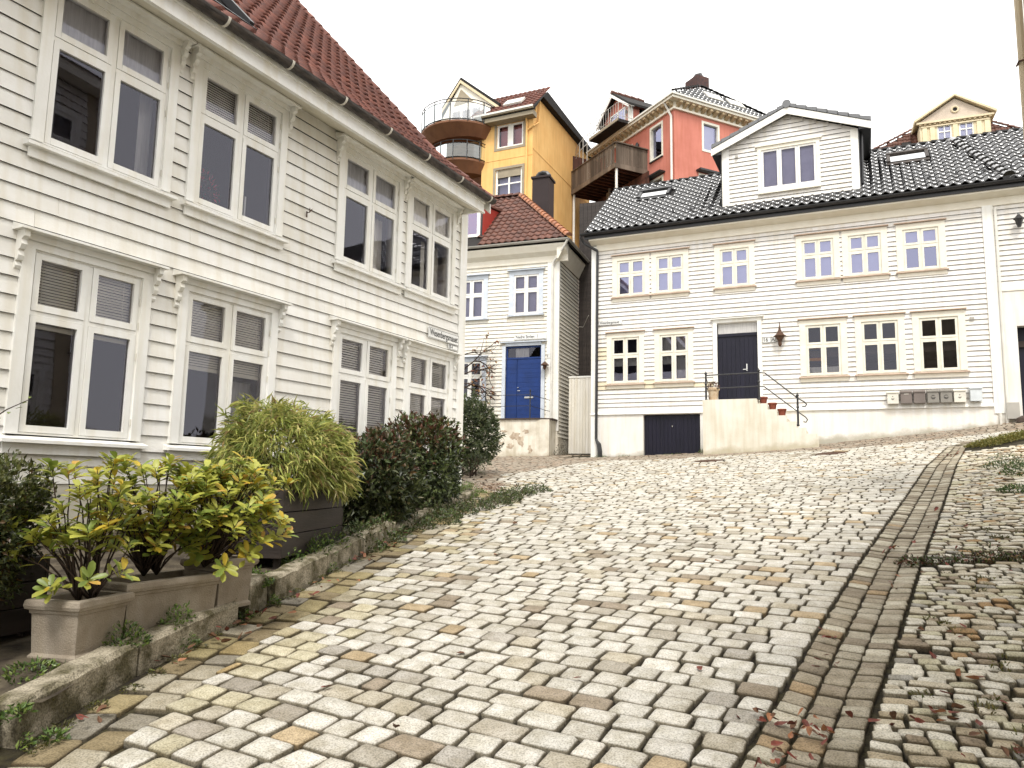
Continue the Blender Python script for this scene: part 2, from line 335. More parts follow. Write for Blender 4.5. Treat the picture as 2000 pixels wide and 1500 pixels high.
def window(root, x0, x1, z0, z1, cw=.1, cmat=W_T, smat=W_T, glass=GLASS, tr=.62, lights=2, st=.055, proud=.035, label=None, mull=.045, sashinset=.0):
    """casing around an opening, a pair (or more) of lights each split at fraction tr; returns (part, opening, pane rectangles)"""
    a, b, c, d = x0+cw, x1-cw, z0, z1-cw*.9
    m = MB()                                                  # the casing boards
    m.box(x0, a, -proud-.012, -.001, z0, z1-cw*.9-.001); m.box(b, x1, -proud-.012, -.001, z0, z1-cw*.9-.001); m.box(x0, x1, -proud-.010, -.001, z1-cw*.9, z1)
    wpart = m.obj('window', cmat, root, label=label)
    fr = MB(); f0 = .018                                       # fixed frame
    fr.box(a, a+f0, -.02, .12, c, d); fr.box(b-f0, b, -.02, .12, c, d); fr.box(a+f0, b-f0, -.02, .12, d-f0, d); fr.box(a+f0, b-f0, -.02, .12, c, c+f0)
    zt = c+(d-c)*tr
    lw = (b-a-2*f0-mull*(lights-1))/lights
    for i in range(1, lights): fr.box(a+f0+lw*i+mull*(i-1), a+f0+(lw+mull)*i, -.012, .10, c+f0, d-f0)
    rows = [(c+f0, zt-.02), (zt+.02, d-f0)] if tr < .99 else [(c+f0, d-f0)]
    if tr < .99:
        for i in range(lights): xl = a+f0+(lw+mull)*i; fr.box(xl, xl+lw, -.016, .10, zt-.02, zt+.02)
    fr.obj('frame', smat, wpart)
    sa = MB(); panes = []; g = .003
    for r0, r1 in rows:
        for i in range(lights):
            xl = a+f0+(lw+mull)*i+g; xr = xl+lw-2*g; q0 = r0+g; q1 = r1-g; y0, y1 = -.022+sashinset, .035
            sa.box(xl, xl+st, y0, y1, q0, q1); sa.box(xr-st, xr, y0, y1, q0, q1); sa.box(xl+st, xr-st, y0-.004, y1, q0, q0+st*1.15); sa.box(xl+st, xr-st, y0, y1, q1-st, q1)
            panes.append((xl+st, xr-st, q0+st*1.15, q1-st))
    sa.obj('sash', smat, wpart)
    for p in panes:
        tl = random.uniform(-.0025, .0025)
        mesh('pane', [(p[0], .004+tl, p[2]), (p[1], .004, p[2]), (p[1], .004-tl, p[3]), (p[0], .004, p[3])], [(0, 1, 2, 3)], glass, wpart)
    return wpart, (a, b, c, d), panes
def bracket(m, x, z, w=.05, h=.34):
    prof = [(-.13, 0), (-.13, -.06), (-.085, -.085), (-.10, -.13), (-.075, -.17), (-.05, -.18), (-.065, -.23), (-.05, -.27), (-.02, -.28), (-.035, -.32), (-.02, -.345), (0, -.345), (0, 0)]
    m.prism([(p[0]-.012, z+p[1]*h/.345) for p in prof], x-w/2, x+w/2, 'x')
def house_body(root, x0, x1, depth, z0, z1, ops, matl, wallmat_side=None):
    wall_mb(MB(), x0, x1, z0, z1, ops).obj('wall', matl, root)
    m = MB(); m.box(x0, x0+.2, .221, depth, z0, z1); m.box(x1-.2, x1, .221, depth, z0, z1); m.box(x0+.201, x1-.201, depth-.2, depth, z0, z1)
    m.obj('side_wall', wallmat_side or matl, root)
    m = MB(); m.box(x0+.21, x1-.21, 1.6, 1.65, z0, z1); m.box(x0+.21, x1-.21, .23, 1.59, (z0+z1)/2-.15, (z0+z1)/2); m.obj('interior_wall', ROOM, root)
# pantiles -------------------------------------------------------
def tile_template(w, l, amp, th=.014, n=7):
    """S-profile pantile: x across, y up-slope (0 = lower edge), z out of the roof"""
    v = []; f = []; xs = np.linspace(0, 1, n+1)
    def h(u): return amp*(math.sin(2*math.pi*(u*.98-.08))*.5+.5)**1.25
    for u in xs: v.append((u*w, 0, h(u)+.042))          # lower front top
    for u in xs: v.append((u*w, l, h(u)+.004))
    for u in xs: v.append((u*w, 0, h(u)+.042-th*1.9))
    k = n+1
    for i in range(n):
        f.append((i, i+1, k+i+1, k+i)); f.append((2*k+i, 2*k+i+1, i+1, i))
    f.append((0, k, 2*k)); f.append((n, 2*k+n, k+n))
    return np.array(v), f
def roof_tiles(roofpart, x0, x1, U, w, l, amp, mapfn, matl, skip=None, near=None, limit=290, matl_near=None):
    """lays tiles over x0..x1, 0..U up the slope; mapfn(x,u,h)->(x,y,z) in house space; the `limit` nearest to `near` are single tiles"""
    tv, tf = tile_template(w*1.02, l*1.12, amp); pos = []
    nx = int((x1-x0)/w); nu = int(round(U/l))
    for j in range(nu):
        for i in range(nx):
            x = x0+i*w; u = j*l
            if skip and skip(x+w/2, u+l/2): continue
            pos.append((x, u))
    if near: pos.sort(key=lambda p: (p[0]-near[0])**2+(p[1]-near[1])**2)
    V = []; F = []
    smooth_faces = True
    for k, (x, u) in enumerate(pos):
        jit = (random.uniform(-.003, .003), random.uniform(-.006, .006), random.uniform(0, .004))
        vv = [mapfn(x+a+jit[0], u+b+jit[1], c+jit[2]) for a, b, c in tv]
        if k < limit: mesh('tile', vv, tf, matl_near or matl, roofpart, smooth=True)
        else:
            o = len(V); V += vv; F += [tuple(i+o for i in q) for q in tf]
    if V: mesh('tiles', V, F, matl, roofpart, smooth=True, kind='stuff')
def cap_row(parent, pts, r, step, matl, name='ridge_tile'):
    """a row of overlapping half-round ridge tiles along a polyline in house space"""
    p0, p1 = Vector(pts[0]), Vector(pts[1]); L = (p1-p0).length; d = (p1-p0)/L; n = int(L/step)
    sidev = d.cross(Vector((0, 0, 1))).normalized(); up = sidev.cross(d).normalized()
    for i in range(n):
        a = p0+d*(i*step); b = a+d*step*1.12; m = MB(); v = []
        for q, rr, lift in ((a, r*1.12, .02), (b, r*.92, 0)):
            for j in range(7):
                t = math.pi*j/6; v.append(q+sidev*math.cos(t)*rr+up*(math.sin(t)*rr+lift))
        f = [(j, j+1, j+8, j+7) for j in range(6)]+[tuple(range(6, -1, -1))]
        m.add(v, f); m.obj(name, matl, parent, smooth=False)
def bent(y0, z0, segs):
    """maps (x,u,h) onto a roof that rises from (y0,z0) in segments [(length,pitch deg),...]"""
    def fn(x, u, h):
        y, z = y0, z0; rest = u
        for i, (L, p) in enumerate(segs):
            p = R(p); s = min(rest, L) if i < len(segs)-1 else rest
            if rest <= L or i == len(segs)-1:
                return (x, y+s*math.cos(p)-h*math.sin(p), z+s*math.sin(p)+h*math.cos(p))
            y += L*math.cos(p); z += L*math.sin(p); rest -= L
    return fn

# ================================================================ GROUND
def in_house(x, y, pad=0.):
    a, b = FR.l(x, y)
    if b > -pad and -1.2 < a < 40: return True
    a, b = FM.l(x, y)
    if b > -pad and a > -9: return True
    s, t = w2st(x, y)
    return t < -7+pad and s < 11.35+pad and s > -10
def sheet(name, xs, ys, zf, matl, kind='structure', parent=None, keep=None):
    v = [(x, y, zf(x, y)) for y in ys for x in xs]; n = len(xs); f = []
    for j in range(len(ys)-1):
        for i in range(n-1):
            if keep and not keep((xs[i]+xs[i+1])/2, (ys[j]+ys[j+1])/2): continue
            f.append((j*n+i, j*n+i+1, (j+1)*n+i+1, (j+1)*n+i))
    o = mesh(name, v, f, matl, parent, smooth=True); o['kind'] = kind; return o
def gfar(x, y):
    z = float(gz(x, y))-.06
    if y > 27: z += min(6., (y-27)*.22)
    return z
xs = [-320, -150, -60, -30, -18]+list(np.arange(-12, 18, .5))+[22, 40, 80, 180, 320]; ys = [-120, -50, -20, -10]+list(np.arange(-6, 28, .5))+[31, 36, 45, 60, 110, 250, 420]
sheet('ground', xs, ys, gfar, HILL)
road = sheet('road', list(np.arange(-8, 16, .3)), list(np.arange(-1.5, 27, .3)), lambda x, y: float(gz(x, y))-.036, JOINT)
KY = [0, 3.43, 3.9, 4.88, 5.65, 6.62, 8.04, 10.3, 12.43, 13.2]; KX = [-2.1, -2.05, -2.01, -1.88, -1.71, -1.54, -1.28, -.95, -.52, -.66]
def kerbx(y): return float(np.interp(y, KY, KX))
CS = [-4, 3.3, 4.2, 5.3, 7.4, 10.2, 15.1, 18.3, 19.6]; CTL = [-.72, -.70, -.65, -.60, -.48, -.26, .14, .58, 1.35]; CTR = [-.30, -.28, -.24, -.16, -.02, .20, .58, .92, 1.5]
def ctl(s): return float(np.interp(s, CS, CTL))
def ctr(s): return float(np.interp(s, CS, CTR))
ENDV = 18.9
CORN = [(1, .70), (.955, .92), (.80, 1), (-.80, 1), (-.955, .92), (-1, .70), (-1, -.70), (-.955, -.92), (-.80, -1), (.80, -1), (.955, -.92), (1, -.70)]
def stone(cx, cy, hw, hl, ang, dz=0., tilt=(0, 0), rough=.0, low=False):
    """one rounded sett: hw across, hl along the street direction; ang rotates its width axis"""
    ca, sa = math.cos(ang), math.sin(ang); c = CORN if not low else [(1, .78), (.8, 1), (-.8, 1), (-1, .78), (-1, -.78), (-.8, -1), (.8, -1), (1, -.78)]
    z0 = float(gz(cx, cy))+dz; jit = RG.normal(0, .028+rough, (len(c), 2)); sk = RG.normal(0, .05)
    gx = (float(gz(cx+.05, cy))-float(gz(cx-.05, cy)))/.1+tilt[0]; gy = (float(gz(cx, cy+.05))-float(gz(cx, cy-.05)))/.1+tilt[1]
    v = []; dome = RG.uniform(.0015, .0045)
    for sc, zz in ((1., -.045), (1., -.007), (.92, -.001), (.62, dome)):
        for i, (a, b) in enumerate(c):
            px = (a+jit[i, 0]+sk*b)*hw; py = (b+jit[i, 1])*hl
            px -= np.sign(a)*(1-sc)*min(hw, hl)*1.; py -= np.sign(b)*(1-sc)*min(hw, hl)
            wx = px*ca-py*sa; wy = px*sa+py*ca
            v.append((cx+wx, cy+wy, z0+zz+wx*gx+wy*gy))
    n = len(c); v.append((cx, cy, z0+dome+.0015+RG.uniform(-.002, .002)))
    f = [(k*n+i, k*n+(i+1) % n, (k+1)*n+(i+1) % n, (k+1)*n+i) for k in range(3) for i in range(n)]+[(3*n+i, 3*n+(i+1) % n, 4*n) for i in range(n)]
    return v, f
PAL_ROAD = [((.60, .575, .52), 30), ((.54, .51, .45), 20), ((.64, .61, .555), 26), ((.49, .445, .36), 9), ((.42, .385, .325), 4), ((.32, .265, .20), 4), ((.46, .36, .23), 3.4), ((.43, .40, .355), 4), ((.36, .325, .275), 2)]
PAL_EDGE = [((.30, .25, .13), 4), ((.24, .19, .11), 4), ((.33, .27, .15), 3), ((.40, .36, .28), 2.5), ((.27, .245, .20), 2), ((.36, .28, .14), 1)]
PAL_CH = [((.34, .295, .22), 5), ((.41, .37, .29), 4), ((.27, .225, .165), 3), ((.50, .46, .37), 2.5), ((.33, .24, .14), .6)]
PAL_SIDE = [((.70, .66, .57), 10), ((.58, .52, .41), 6), ((.44, .37, .26), 3), ((.30, .24, .17), 1.8), ((.42, .27, .13), 1.2), ((.55, .51, .37), 5), ((.38, .36, .32), 1.5)]
PAL_FAR = [((.34, .285, .225), 5), ((.40, .345, .28), 4), ((.27, .22, .17), 3), ((.36, .27, .20), 2)]
def pick(p):
    ws = np.array([q[1] for q in p], float); c = np.array(p[RG.choice(len(p), p=ws/ws.sum())][0]); return c*RG.uniform(.92, 1.1)
def visible(x, y, m=.14): return y > 1.9 and abs(x/y) < .70+m+.5/y
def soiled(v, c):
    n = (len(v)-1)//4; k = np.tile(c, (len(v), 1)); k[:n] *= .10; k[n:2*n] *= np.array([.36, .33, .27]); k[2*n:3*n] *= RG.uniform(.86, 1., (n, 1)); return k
def lay(parent, stones, limit=300, name='stone'):
    """stones: (v,f,colour,x,y); the `limit` nearest become single objects, the rest one mesh"""
    stones.sort(key=lambda q: -(q[5] if len(q) > 5 else 1/(q[3]**2+q[4]**2)) if False else (q[3]**2+q[4]**2))
    front = [q for q in stones if abs(q[3]/q[4]) < .70 and q[4] > 3.05]; fs = set(id(q) for q in front[:limit])
    V = []; F = []; Cc = []
    for q in stones:
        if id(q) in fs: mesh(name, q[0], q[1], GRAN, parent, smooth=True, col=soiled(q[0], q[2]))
        else:
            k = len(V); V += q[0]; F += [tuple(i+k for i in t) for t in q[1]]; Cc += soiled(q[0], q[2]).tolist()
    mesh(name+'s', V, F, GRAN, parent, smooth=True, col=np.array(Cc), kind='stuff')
# road setts -----------------------------------------------------
def bend(t): return .045*max(0., -2.4-t)**2
sts = []; row = 0; s0 = 1.4
MAN = [(4.75, 18.3), (7.3, 17.35)]
while s0 < 40:
    wd = RG.uniform(.150, .176); t = 7.5-RG.uniform(0, .15)+0.0
    if s0 < ENDV: t = ctl(s0)-.016
    if s0 > 27: t = -.5
    while t > -14:
        wl = float(np.clip(RG.normal(.192, .030), .13, .26)); tc = t-wl/2; t -= wl
        s = s0-bend(tc)+RG.normal(0, .004)
        x, y = st2w(s, tc)
        if y < 1.9: continue
        last = False
        if y < 12.9:
            tb = (kerbx(y)+.375-s*ST)/CT
            if tc-wl/2 < tb:
                wl, tr_ = tc+wl/2-tb, tc+wl/2
                if wl < .045: break
                tc = tb+wl/2; x, y = st2w(s, tc); last = True
        if not visible(x, y) or in_house(x, y, .04): continue
        if s > ENDV and tc > 3.2 and FR.l(x, y)[1] > -.05: continue
        if s < ENDV and tc > ctl(s)-.065: continue
        if any((x-a)**2+(y-b)**2 < .36**2 for a, b in MAN): continue
        slope = 2*.045*max(0., -2.4-tc)
        ang = -TH+math.atan(slope)
        band = FR.l(x, y)[1] > -2.1+.25*math.sin(x*1.3) or (y > 15.0 and x < -.9+(y-15)*.55) or (y > 13 and x < -.2)
        col = pick(PAL_FAR if band else PAL_ROAD)
        if not band and y < 14 and x < kerbx(y)+.85 and RG.random() < .5: col = col*np.array([.88, .84, .68])
        hw = wl/2-RG.uniform(.005, .012); hl = wd/2-RG.uniform(.004, .0075)
        v, f = stone(x, y, hw, hl, ang, RG.normal(0, .0025), RG.normal(0, .012, 2), low=y > 9)
        sts.append((v, f, col, x, y))
        if last: break
    s0 += wd
lay(road, sts)
# two mossy courses along the kerb
gut = thing('gutter_course', 'two courses of mossy yellow-brown stones laid along the left kerb', 'gutter course'); gut['kind'] = 'structure'
sts = []; yy = 2.2
for c, off in ((0, .10), (1, .285)):
    yy = 2.2+.1*c
    while yy < 13:
        l = RG.uniform(.17, .27); yc = yy+l/2; yy += l
        x = kerbx(yc)+off; dx = kerbx(yc+.1)-kerbx(yc-.1); ang = -math.atan2(dx, .2)
        v, f = stone(x, yc, .086, l/2-.008, ang, -.012+RG.normal(0, .005), RG.normal(0, .03, 2), rough=.012, low=yc > 8)
        sts.append((v, f, pick(PAL_EDGE), x, yc))
lay(gut, sts)
for o in (gut,): del o['label']; del o['category']
# drainage channel of three columns
chan = thing('drain_channel', 'x', 'x'); chan['kind'] = 'structure'; del chan['label']; del chan['category']
sts = []
for c in range(3):
    s = 1.2+.07*c
    while s < 19.2:
        l = RG.uniform(.11, .17) if c != 2 else RG.uniform(.10, .15); sc = s+l/2; s += l
        a, b = ctl(sc), ctr(sc); wd = (b-a)/3; tc = a+wd*(c+.5); slope = (ctl(sc+.2)-ctl(sc-.2))/.4
        x, y = st2w(sc, tc)
        if not visible(x, y): continue
        dz = (-.018 if c == 1 else -.006)+RG.normal(0, .004); tl = (.10 if c == 2 else -.10 if c == 0 else 0)
        v, f = stone(x, y, wd/2-.006, l/2-.006, -TH-math.atan(slope), dz, (tl*CT, -tl*ST), rough=.012, low=y > 8)
        sts.append((v, f, pick(PAL_CH), x, y))
lay(chan, sts)
# small-sett pavement on the right
pav = thing('pavement', 'x', 'x'); pav['kind'] = 'structure'; del pav['label']; del pav['category']
sts = []; s = 1.2
GAPS = [(9.0+.35*0, 9.16)]
while s < 18.3:
    wd = RG.uniform(.075, .105); t = ctr(s)+.02
    while t < 3.5:
        wl = float(np.clip(RG.normal(.125, .03), .08, .2)); tc = t+wl/2; t += wl
        sc = s+wd/2+.25*max(0, tc-ctr(s))*.5+RG.normal(0, .006)
        x, y = st2w(sc, tc)
        if not visible(x, y, .1): continue
        if 6.52 < y+.02*x < 6.68 and x > 3.2: continue
        if RG.random() < .015+.07*min(1, max(0, (tc-ctr(s)-.55)))*(y < 8): continue
        if y > 14.6 and x > 8.9: continue
        v, f = stone(x, y, wl/2-.008, wd/2-.007, -TH+.13, RG.normal(.004, .006), RG.normal(0, .05, 2), rough=.03, low=True)
        sts.append((v, f, pick(PAL_SIDE), x, y))
    s += wd
lay(pav, sts)
# kerb stones ----------------------------------------------------
kerb = thing('kerb', 'x', 'x'); kerb['kind'] = 'structure'; del kerb['label']; del kerb['category']
def kerb_stone(x0, y0, x1, y1, wd, h):
    L = math.hypot(x1-x0, y1-y0); dx, dy = (x1-x0)/L, (y1-y0)/L; nx, ny = -dy, dx; n = max(2, int(L/.09)); v = []; prof = [(0, -.12), (0, h-.025), (.02, h), (wd-.02, h), (wd, h-.02), (wd, -.05)]
    for i in range(n+1):
        q = i/n; e = .012 if i in (0, n) else 0
        for k, (a, z) in enumerate(prof):
            px = x0+dx*L*q+nx*a; py = y0+dy*L*q+ny*a
            v.append((px+RG.normal(0, .004), py+RG.normal(0, .004), float(gz(x0+dx*L*q, y0+dy*L*q))+z-e*(k in (2, 3))+RG.normal(0, .004)))
    m = len(prof); f = [(i*m+k, (i+1)*m+k, (i+1)*m+k+1, i*m+k+1) for i in range(n) for k in range(m-1)]+[tuple(range(m)), tuple(range((n+1)*m-1, n*m-1, -1))]
    mesh('kerb_stone', v, f, KERB, kerb, smooth=False)
kerb_stone(-2.20, 2.75, -2.18, 3.40, .4, .17)
kerb_stone(-2.13, 3.47, -2.02, 4.30, .17, .15); kerb_stone(-2.015, 4.32, -1.80, 5.22, .16, .14)
kerb_stone(-1.80, 5.42, -1.765, 5.72, .24, .20)
yk = 5.74
for L in (.92, .8, 1.0, .9, 1.1, .9, 1.0):
    kerb_stone(kerbx(yk)-.02, yk, kerbx(yk+L-.02)-.02, yk+L-.02, .15, .17 if yk < 8 else .08); yk += L
# bed between the kerb and the house
def bedkeep(x, y):
    s, t = w2st(x, y); return x < kerbx(y)-.1 and t > -7.1 and s < 11.6 and y > 2.3
sheet('planting_bed', list(np.arange(-7, 0, .12)), list(np.arange(2, 13.3, .12)), lambda x, y: float(gz(x, y))+(.115 if y < 8 else .06)+.012*math.sin(x*17)*math.sin(y*13), BED, keep=bedkeep)

# ================================================================ LEFT WHITE HOUSE
LH = thing('clapboard_house', 'white clapboard house with red tiled roof filling the left side', 'house', FL.w(0, 0, 0), FL.rot)
lowers = [(3.73, 5.04), (5.38, 6.82), (7.86, 9.28), (9.50, 10.88)]
uppers = [(3.70, 5.16), (5.36, 6.80), (7.80, 9.30), (9.42, 10.86)]
more_l = [(-1.6, -.2), (.9, 2.3)]
ops = []; wl = []
for i, (a, b) in enumerate(more_l+lowers):
    wp, op, pn = window(LH, a, b, 1.89, 3.66, cw=.11, tr=.655, st=.055, mull=.05); ops.append((a+.03, b-.03, 1.85, 3.66)); wl.append((wp, op, pn, i-2, 0))
for i, (a, b) in enumerate(more_l+uppers):
    wp, op, pn = window(LH, a, b, 4.56, 6.26, cw=.11, tr=.655, st=.055, mull=.05); ops.append((a+.03, b-.03, 4.52, 6.26)); wl.append((wp, op, pn, i-2, 1))
for wp, (a, b, c, d), pn, i, up in wl:
    x0, x1 = a-.11, b+.11; zc = 3.69 if not up else 6.29
    sill = MB(); sill.prism([(-.115, c-.075), (-.115, c-.045), (-.005, c-.012), (-.005, c-.075)], x0-.05, x1+.05, 'x'); sill.box(x0-.01, x1+.01, -.055, -.03, c-.17, c-.076)
    sill.obj('sill', W_T, wp)
    co = MB(); co.prism([(-.175, zc), (-.175, zc+.022), (-.005, zc+.075), (-.005, zc)], x0-.09, x1+.09, 'x'); co.box(x0-.02, x1+.02, -.07, -.05, zc-.06, zc-.001); co.obj('cornice', W_T, wp)
    for xb in (x0-.025, x1+.025):
        bm = MB(); bracket(bm, xb, zc-.001); bm.obj('bracket', W_T, wp)
    hm = MB()
    for q in (c+.18, c+.85, c+1.17, c+1.42):
        for xx in (a+.006, b-.006): hm.tube([(xx, -.03, q-.035), (xx, -.03, q+.035)], .007, 6)
    hm.obj('hinge', MB_W, wp)
    if i < 0: continue
    if not up:
        if i == 0: blind(wp, a+.02, b-.02, c+1.0, d-.05); 
        elif i == 1: blind(wp, a+.02, b-.02, c+.86, d-.05); curtain(wp, b-.30, b-.02, c, c+.8, y=.25)
        elif i == 2: blind(wp, a+.02, b-.02, c+.02, d-.05, pitch=.034); curtain(wp, (a+b)/2+.16, (a+b)/2+.34, c, d, y=.22)
        else: blind(wp, a+.02, b-.02, c+.02, d-.05, pitch=.03)
    else:
        if i == 1: blind(wp, a+.02, b-.02, c+1.06, d-.03)
        if i == 0: curtain(wp, b-.16, b-.02, c, d, y=.2); curtain(wp, a+.02, b-.02, c+1.05, d, y=.055)
        if i == 2: curtain(wp, b-.42, b-.03, c, c+1.0, y=.25, matl=BLIND); curtain(wp, a+.02, b-.02, c+1.05, d, y=.055)
        if i == 3: curtain(wp, a+.02, b-.02, c+1.03, d, y=.055, matl=BLIND); curtain(wp, (a+b)/2+.08, b-.03, c, c+1.0, y=.25, matl=BLIND)
house_body(LH, -6, 11.21, 7.5, .9, 6.42, ops, W_L)
clapboards(LH, -6, 11.03, 1.46, 6.36, .165, ops, W_L, thick=.026)
m = MB(); m.box(11.03, 11.24, -.045, -.001, 1.30, 6.40); m.box(11.212, 11.25, -.001, .22, 1.30, 6.40); m.obj('corner_board', W_T, LH)
MB().box(-6, 11.2, -.02, -.001, .3, 1.455).obj('foundation', PLAST, LH)
m = MB(); m.prism([(-.5, 6.17), (-.5, 6.20), (-.002, 6.44), (-.002, 6.40)], -6, 10.96, 'x'); m.obj('soffit', SOFF, LH)
m = MB(); m.box(-6, 10.96, -.535, -.501, 6.165, 6.39); m.box(-6, 10.96, -.555, -.536, 6.165, 6.20); m.box(-6, 10.96, -.57, -.536, 6.33, 6.39)
m.box(10.925, 10.96, -.5, -.047, 6.20, 6.40); m.obj('fascia', W_T, LH)
gm = MB(); prof = [(-.60-.075*math.sin(t)*1.0 if False else -.645+.075*math.cos(t), 6.42-.075*math.sin(t)) for t in np.linspace(0, math.pi, 9)]
gm.prism(prof+[(p[0]*1, p[1]) for p in [(-.645-.066, 6.422), (-.645+.066, 6.422)]], -6, 11.08, 'x'); gm.obj('gutter', GUT, LH)
for xx in np.arange(-.5, 11.3, .95):
    bm = MB(); bm.prism([(-.645+.084*math.cos(t), 6.42-.084*math.sin(t)) for t in np.linspace(0, math.pi, 9)]+[(-.645-.07, 6.43), (-.645+.07, 6.43)], xx, xx+.028, 'x'); bm.obj('gutter_bracket', BRKT, LH)
lroof = MB()
fnL = bent(-.60, 6.41, [(1.5, 41), (6.5, 48)])
pl = [fnL(0, u, 0) for u in (0, 1.5, 8.0)]; pr = [(p[1], p[2]) for p in pl]
lroof.prism(pr+[(8.1, 6.5), (7.7, 6.4), (0, 6.40)], -6, 11.04, 'x'); lroof = lroof.obj('roof', DARK, LH)
skl = (5.15, 6.35, 1.15, 2.5)
roof_tiles(lroof, 2.2, 11.10, 7.9, .235, .33, .062, fnL, TILE_R, skip=lambda x, u: (skl[0] < x < skl[1] and skl[2] < u < skl[3]), near=(6.5, 1.5), limit=295)
m = MB()                                                      # skylight in the left roof
def rb(m, fn, x0, x1, u0, u1, h0, h1): m.add([fn(x, u, h) for h in (h0, h1) for u in (u0, u1) for x in (x0, x1)], [(0, 2, 3, 1), (4, 5, 7, 6), (0, 1, 5, 4), (2, 6, 7, 3), (0, 4, 6, 2), (1, 3, 7, 5)]); return m
rb(m, fnL, skl[0], skl[1], skl[2]-.1, skl[2], .03, .09); rb(m, fnL, skl[0], skl[1], skl[3]-.06, skl[3], .03, .13); rb(m, fnL, skl[0], skl[0]+.07, skl[2], skl[3]-.06, .03, .13); rb(m, fnL, skl[1]-.07, skl[1], skl[2], skl[3]-.06, .03, .13)
sk = m.obj('skylight', BLACK, lroof)
for k in range(24):                                           # verge of overlapping cover tiles
    a = fnL(11.08, k*.34, .0); b = fnL(11.08, k*.34+.38, 0); m = MB()
    m.tube([(11.10, a[1], a[2]+.05), (11.10, b[1], b[2]+.04)], [.075, .06], 8); m.obj('verge_tile', TILE_R, lroof)
mm = MB()
for pa, pb in ((0, 1.5), (1.5, 8)):
    a = fnL(0, pa, -.02); b = fnL(0, pb, -.02); mm.add([(11.07, a[1], a[2]), (11.10, a[1], a[2]), (11.07, b[1], b[2]), (11.10, b[1], b[2]), (11.07, a[1], a[2]-.2), (11.10, a[1], a[2]-.2), (11.07, b[1], b[2]-.2), (11.10, b[1], b[2]-.2)], [(0, 1, 3, 2), (4, 6, 7, 5), (0, 4, 5, 1), (2, 3, 7, 6), (1, 5, 7, 3), (0, 2, 6, 4)])
mm.obj('bargeboard', W_T, lroof)
# gable triangle of the end wall
MB().prism([(.0, 6.42), (7.5, 6.42), (7.4, 7.5), (3.9, 10.9)], 10.85, 11.0, 'x').obj('gable_wall', W_L, LH)
def sign(label, body, x, z, wdt, h, frame, size, sx, yoff=-.04, cat='street sign', group=None):
    p = frame.w(x, yoff, z); t = thing('street_sign' if cat == 'street sign' else 'number_plate', label, cat, p, frame.rot, group)
    m = bevel_box(0, wdt, -.012, 0, 0, h, .004); m.obj('plate', SIGNW, t)
    e = MB(); b = .006
    for q in ((b, wdt-b, h-b*1.6, h-b), (b, wdt-b, b, b*1.6), (b, b*1.6, b*1.6, h-b*1.6), (wdt-b*1.6, wdt-b, b*1.6, h-b*1.6)): e.box(q[0], q[1], -.0145, -.0122, q[2], q[3])
    e.obj('border', INK, t)
    if body: text_obj(body, size, INK, t, (wdt*.05, -.0135, h*.52), sx, .001)
    return t
sign('long white street sign lettered Wesenbergsmauet on the left house corner', 'Wesenbergsmauet', 10.09, 3.87, .93, .175, FL, .155, .72)
sign('small white plate under the street sign on the left house corner', '30-4', 10.70, 3.775, .30, .08, FL, .07, .9, cat='plate')
# small hook on the clapboards between the upper windows
t = thing('wall_hook', 'small rusty hook on the clapboards between the upper windows of the left house', 'hook', FL.w(7.22, -.03, 5.02), FL.rot)
m = MB(); m.tube([(0, 0, 0), (0, -.05, .0), (-.02, -.07, .05)], .006, 6); m.tube([(0, -.05, 0), (.025, -.07, .05)], .006, 6); m.box(-.01, .01, -.006, 0, -.06, .02); m.obj('bracket', RUST, t)

# ================================================================ RIGHT WHITE HOUSE
RH = thing('clapboard_house', 'long white clapboard house with black glazed roof, gabled dormer and navy door', 'house', FR.w(0, 0, 0), FR.rot)
ups = [(.51, 1.68), (1.74, 2.86), (3.62, 4.75), (5.87, 7.0), (7.06, 8.18), (8.39, 9.54)]
los = [(.33, 1.50), (1.82, 2.97), (5.9, 7.1), (7.3, 8.49), (8.67, 9.87)]
ops = []; WR = []
for i, (a, b) in enumerate(ups):
    wp, op, pn = window(RH, a, b, 7.27, 8.54, cw=.155, cmat=W_C, smat=W_S, glass=GLASSR, tr=.60, st=.05, mull=.03); ops.append((a+.03, b-.03, 7.22, 8.54)); WR.append((wp, op, 1, i))
for i, (a, b) in enumerate(los):
    wp, op, pn = window(RH, a, b, 4.57, 6.12, cw=.155, cmat=W_C, smat=W_S, glass=GLASSR if i < 2 else GLASS, tr=.60, st=.05, mull=.03); ops.append((a+.03, b-.03, 4.52, 6.12)); WR.append((wp, op, 0, i))
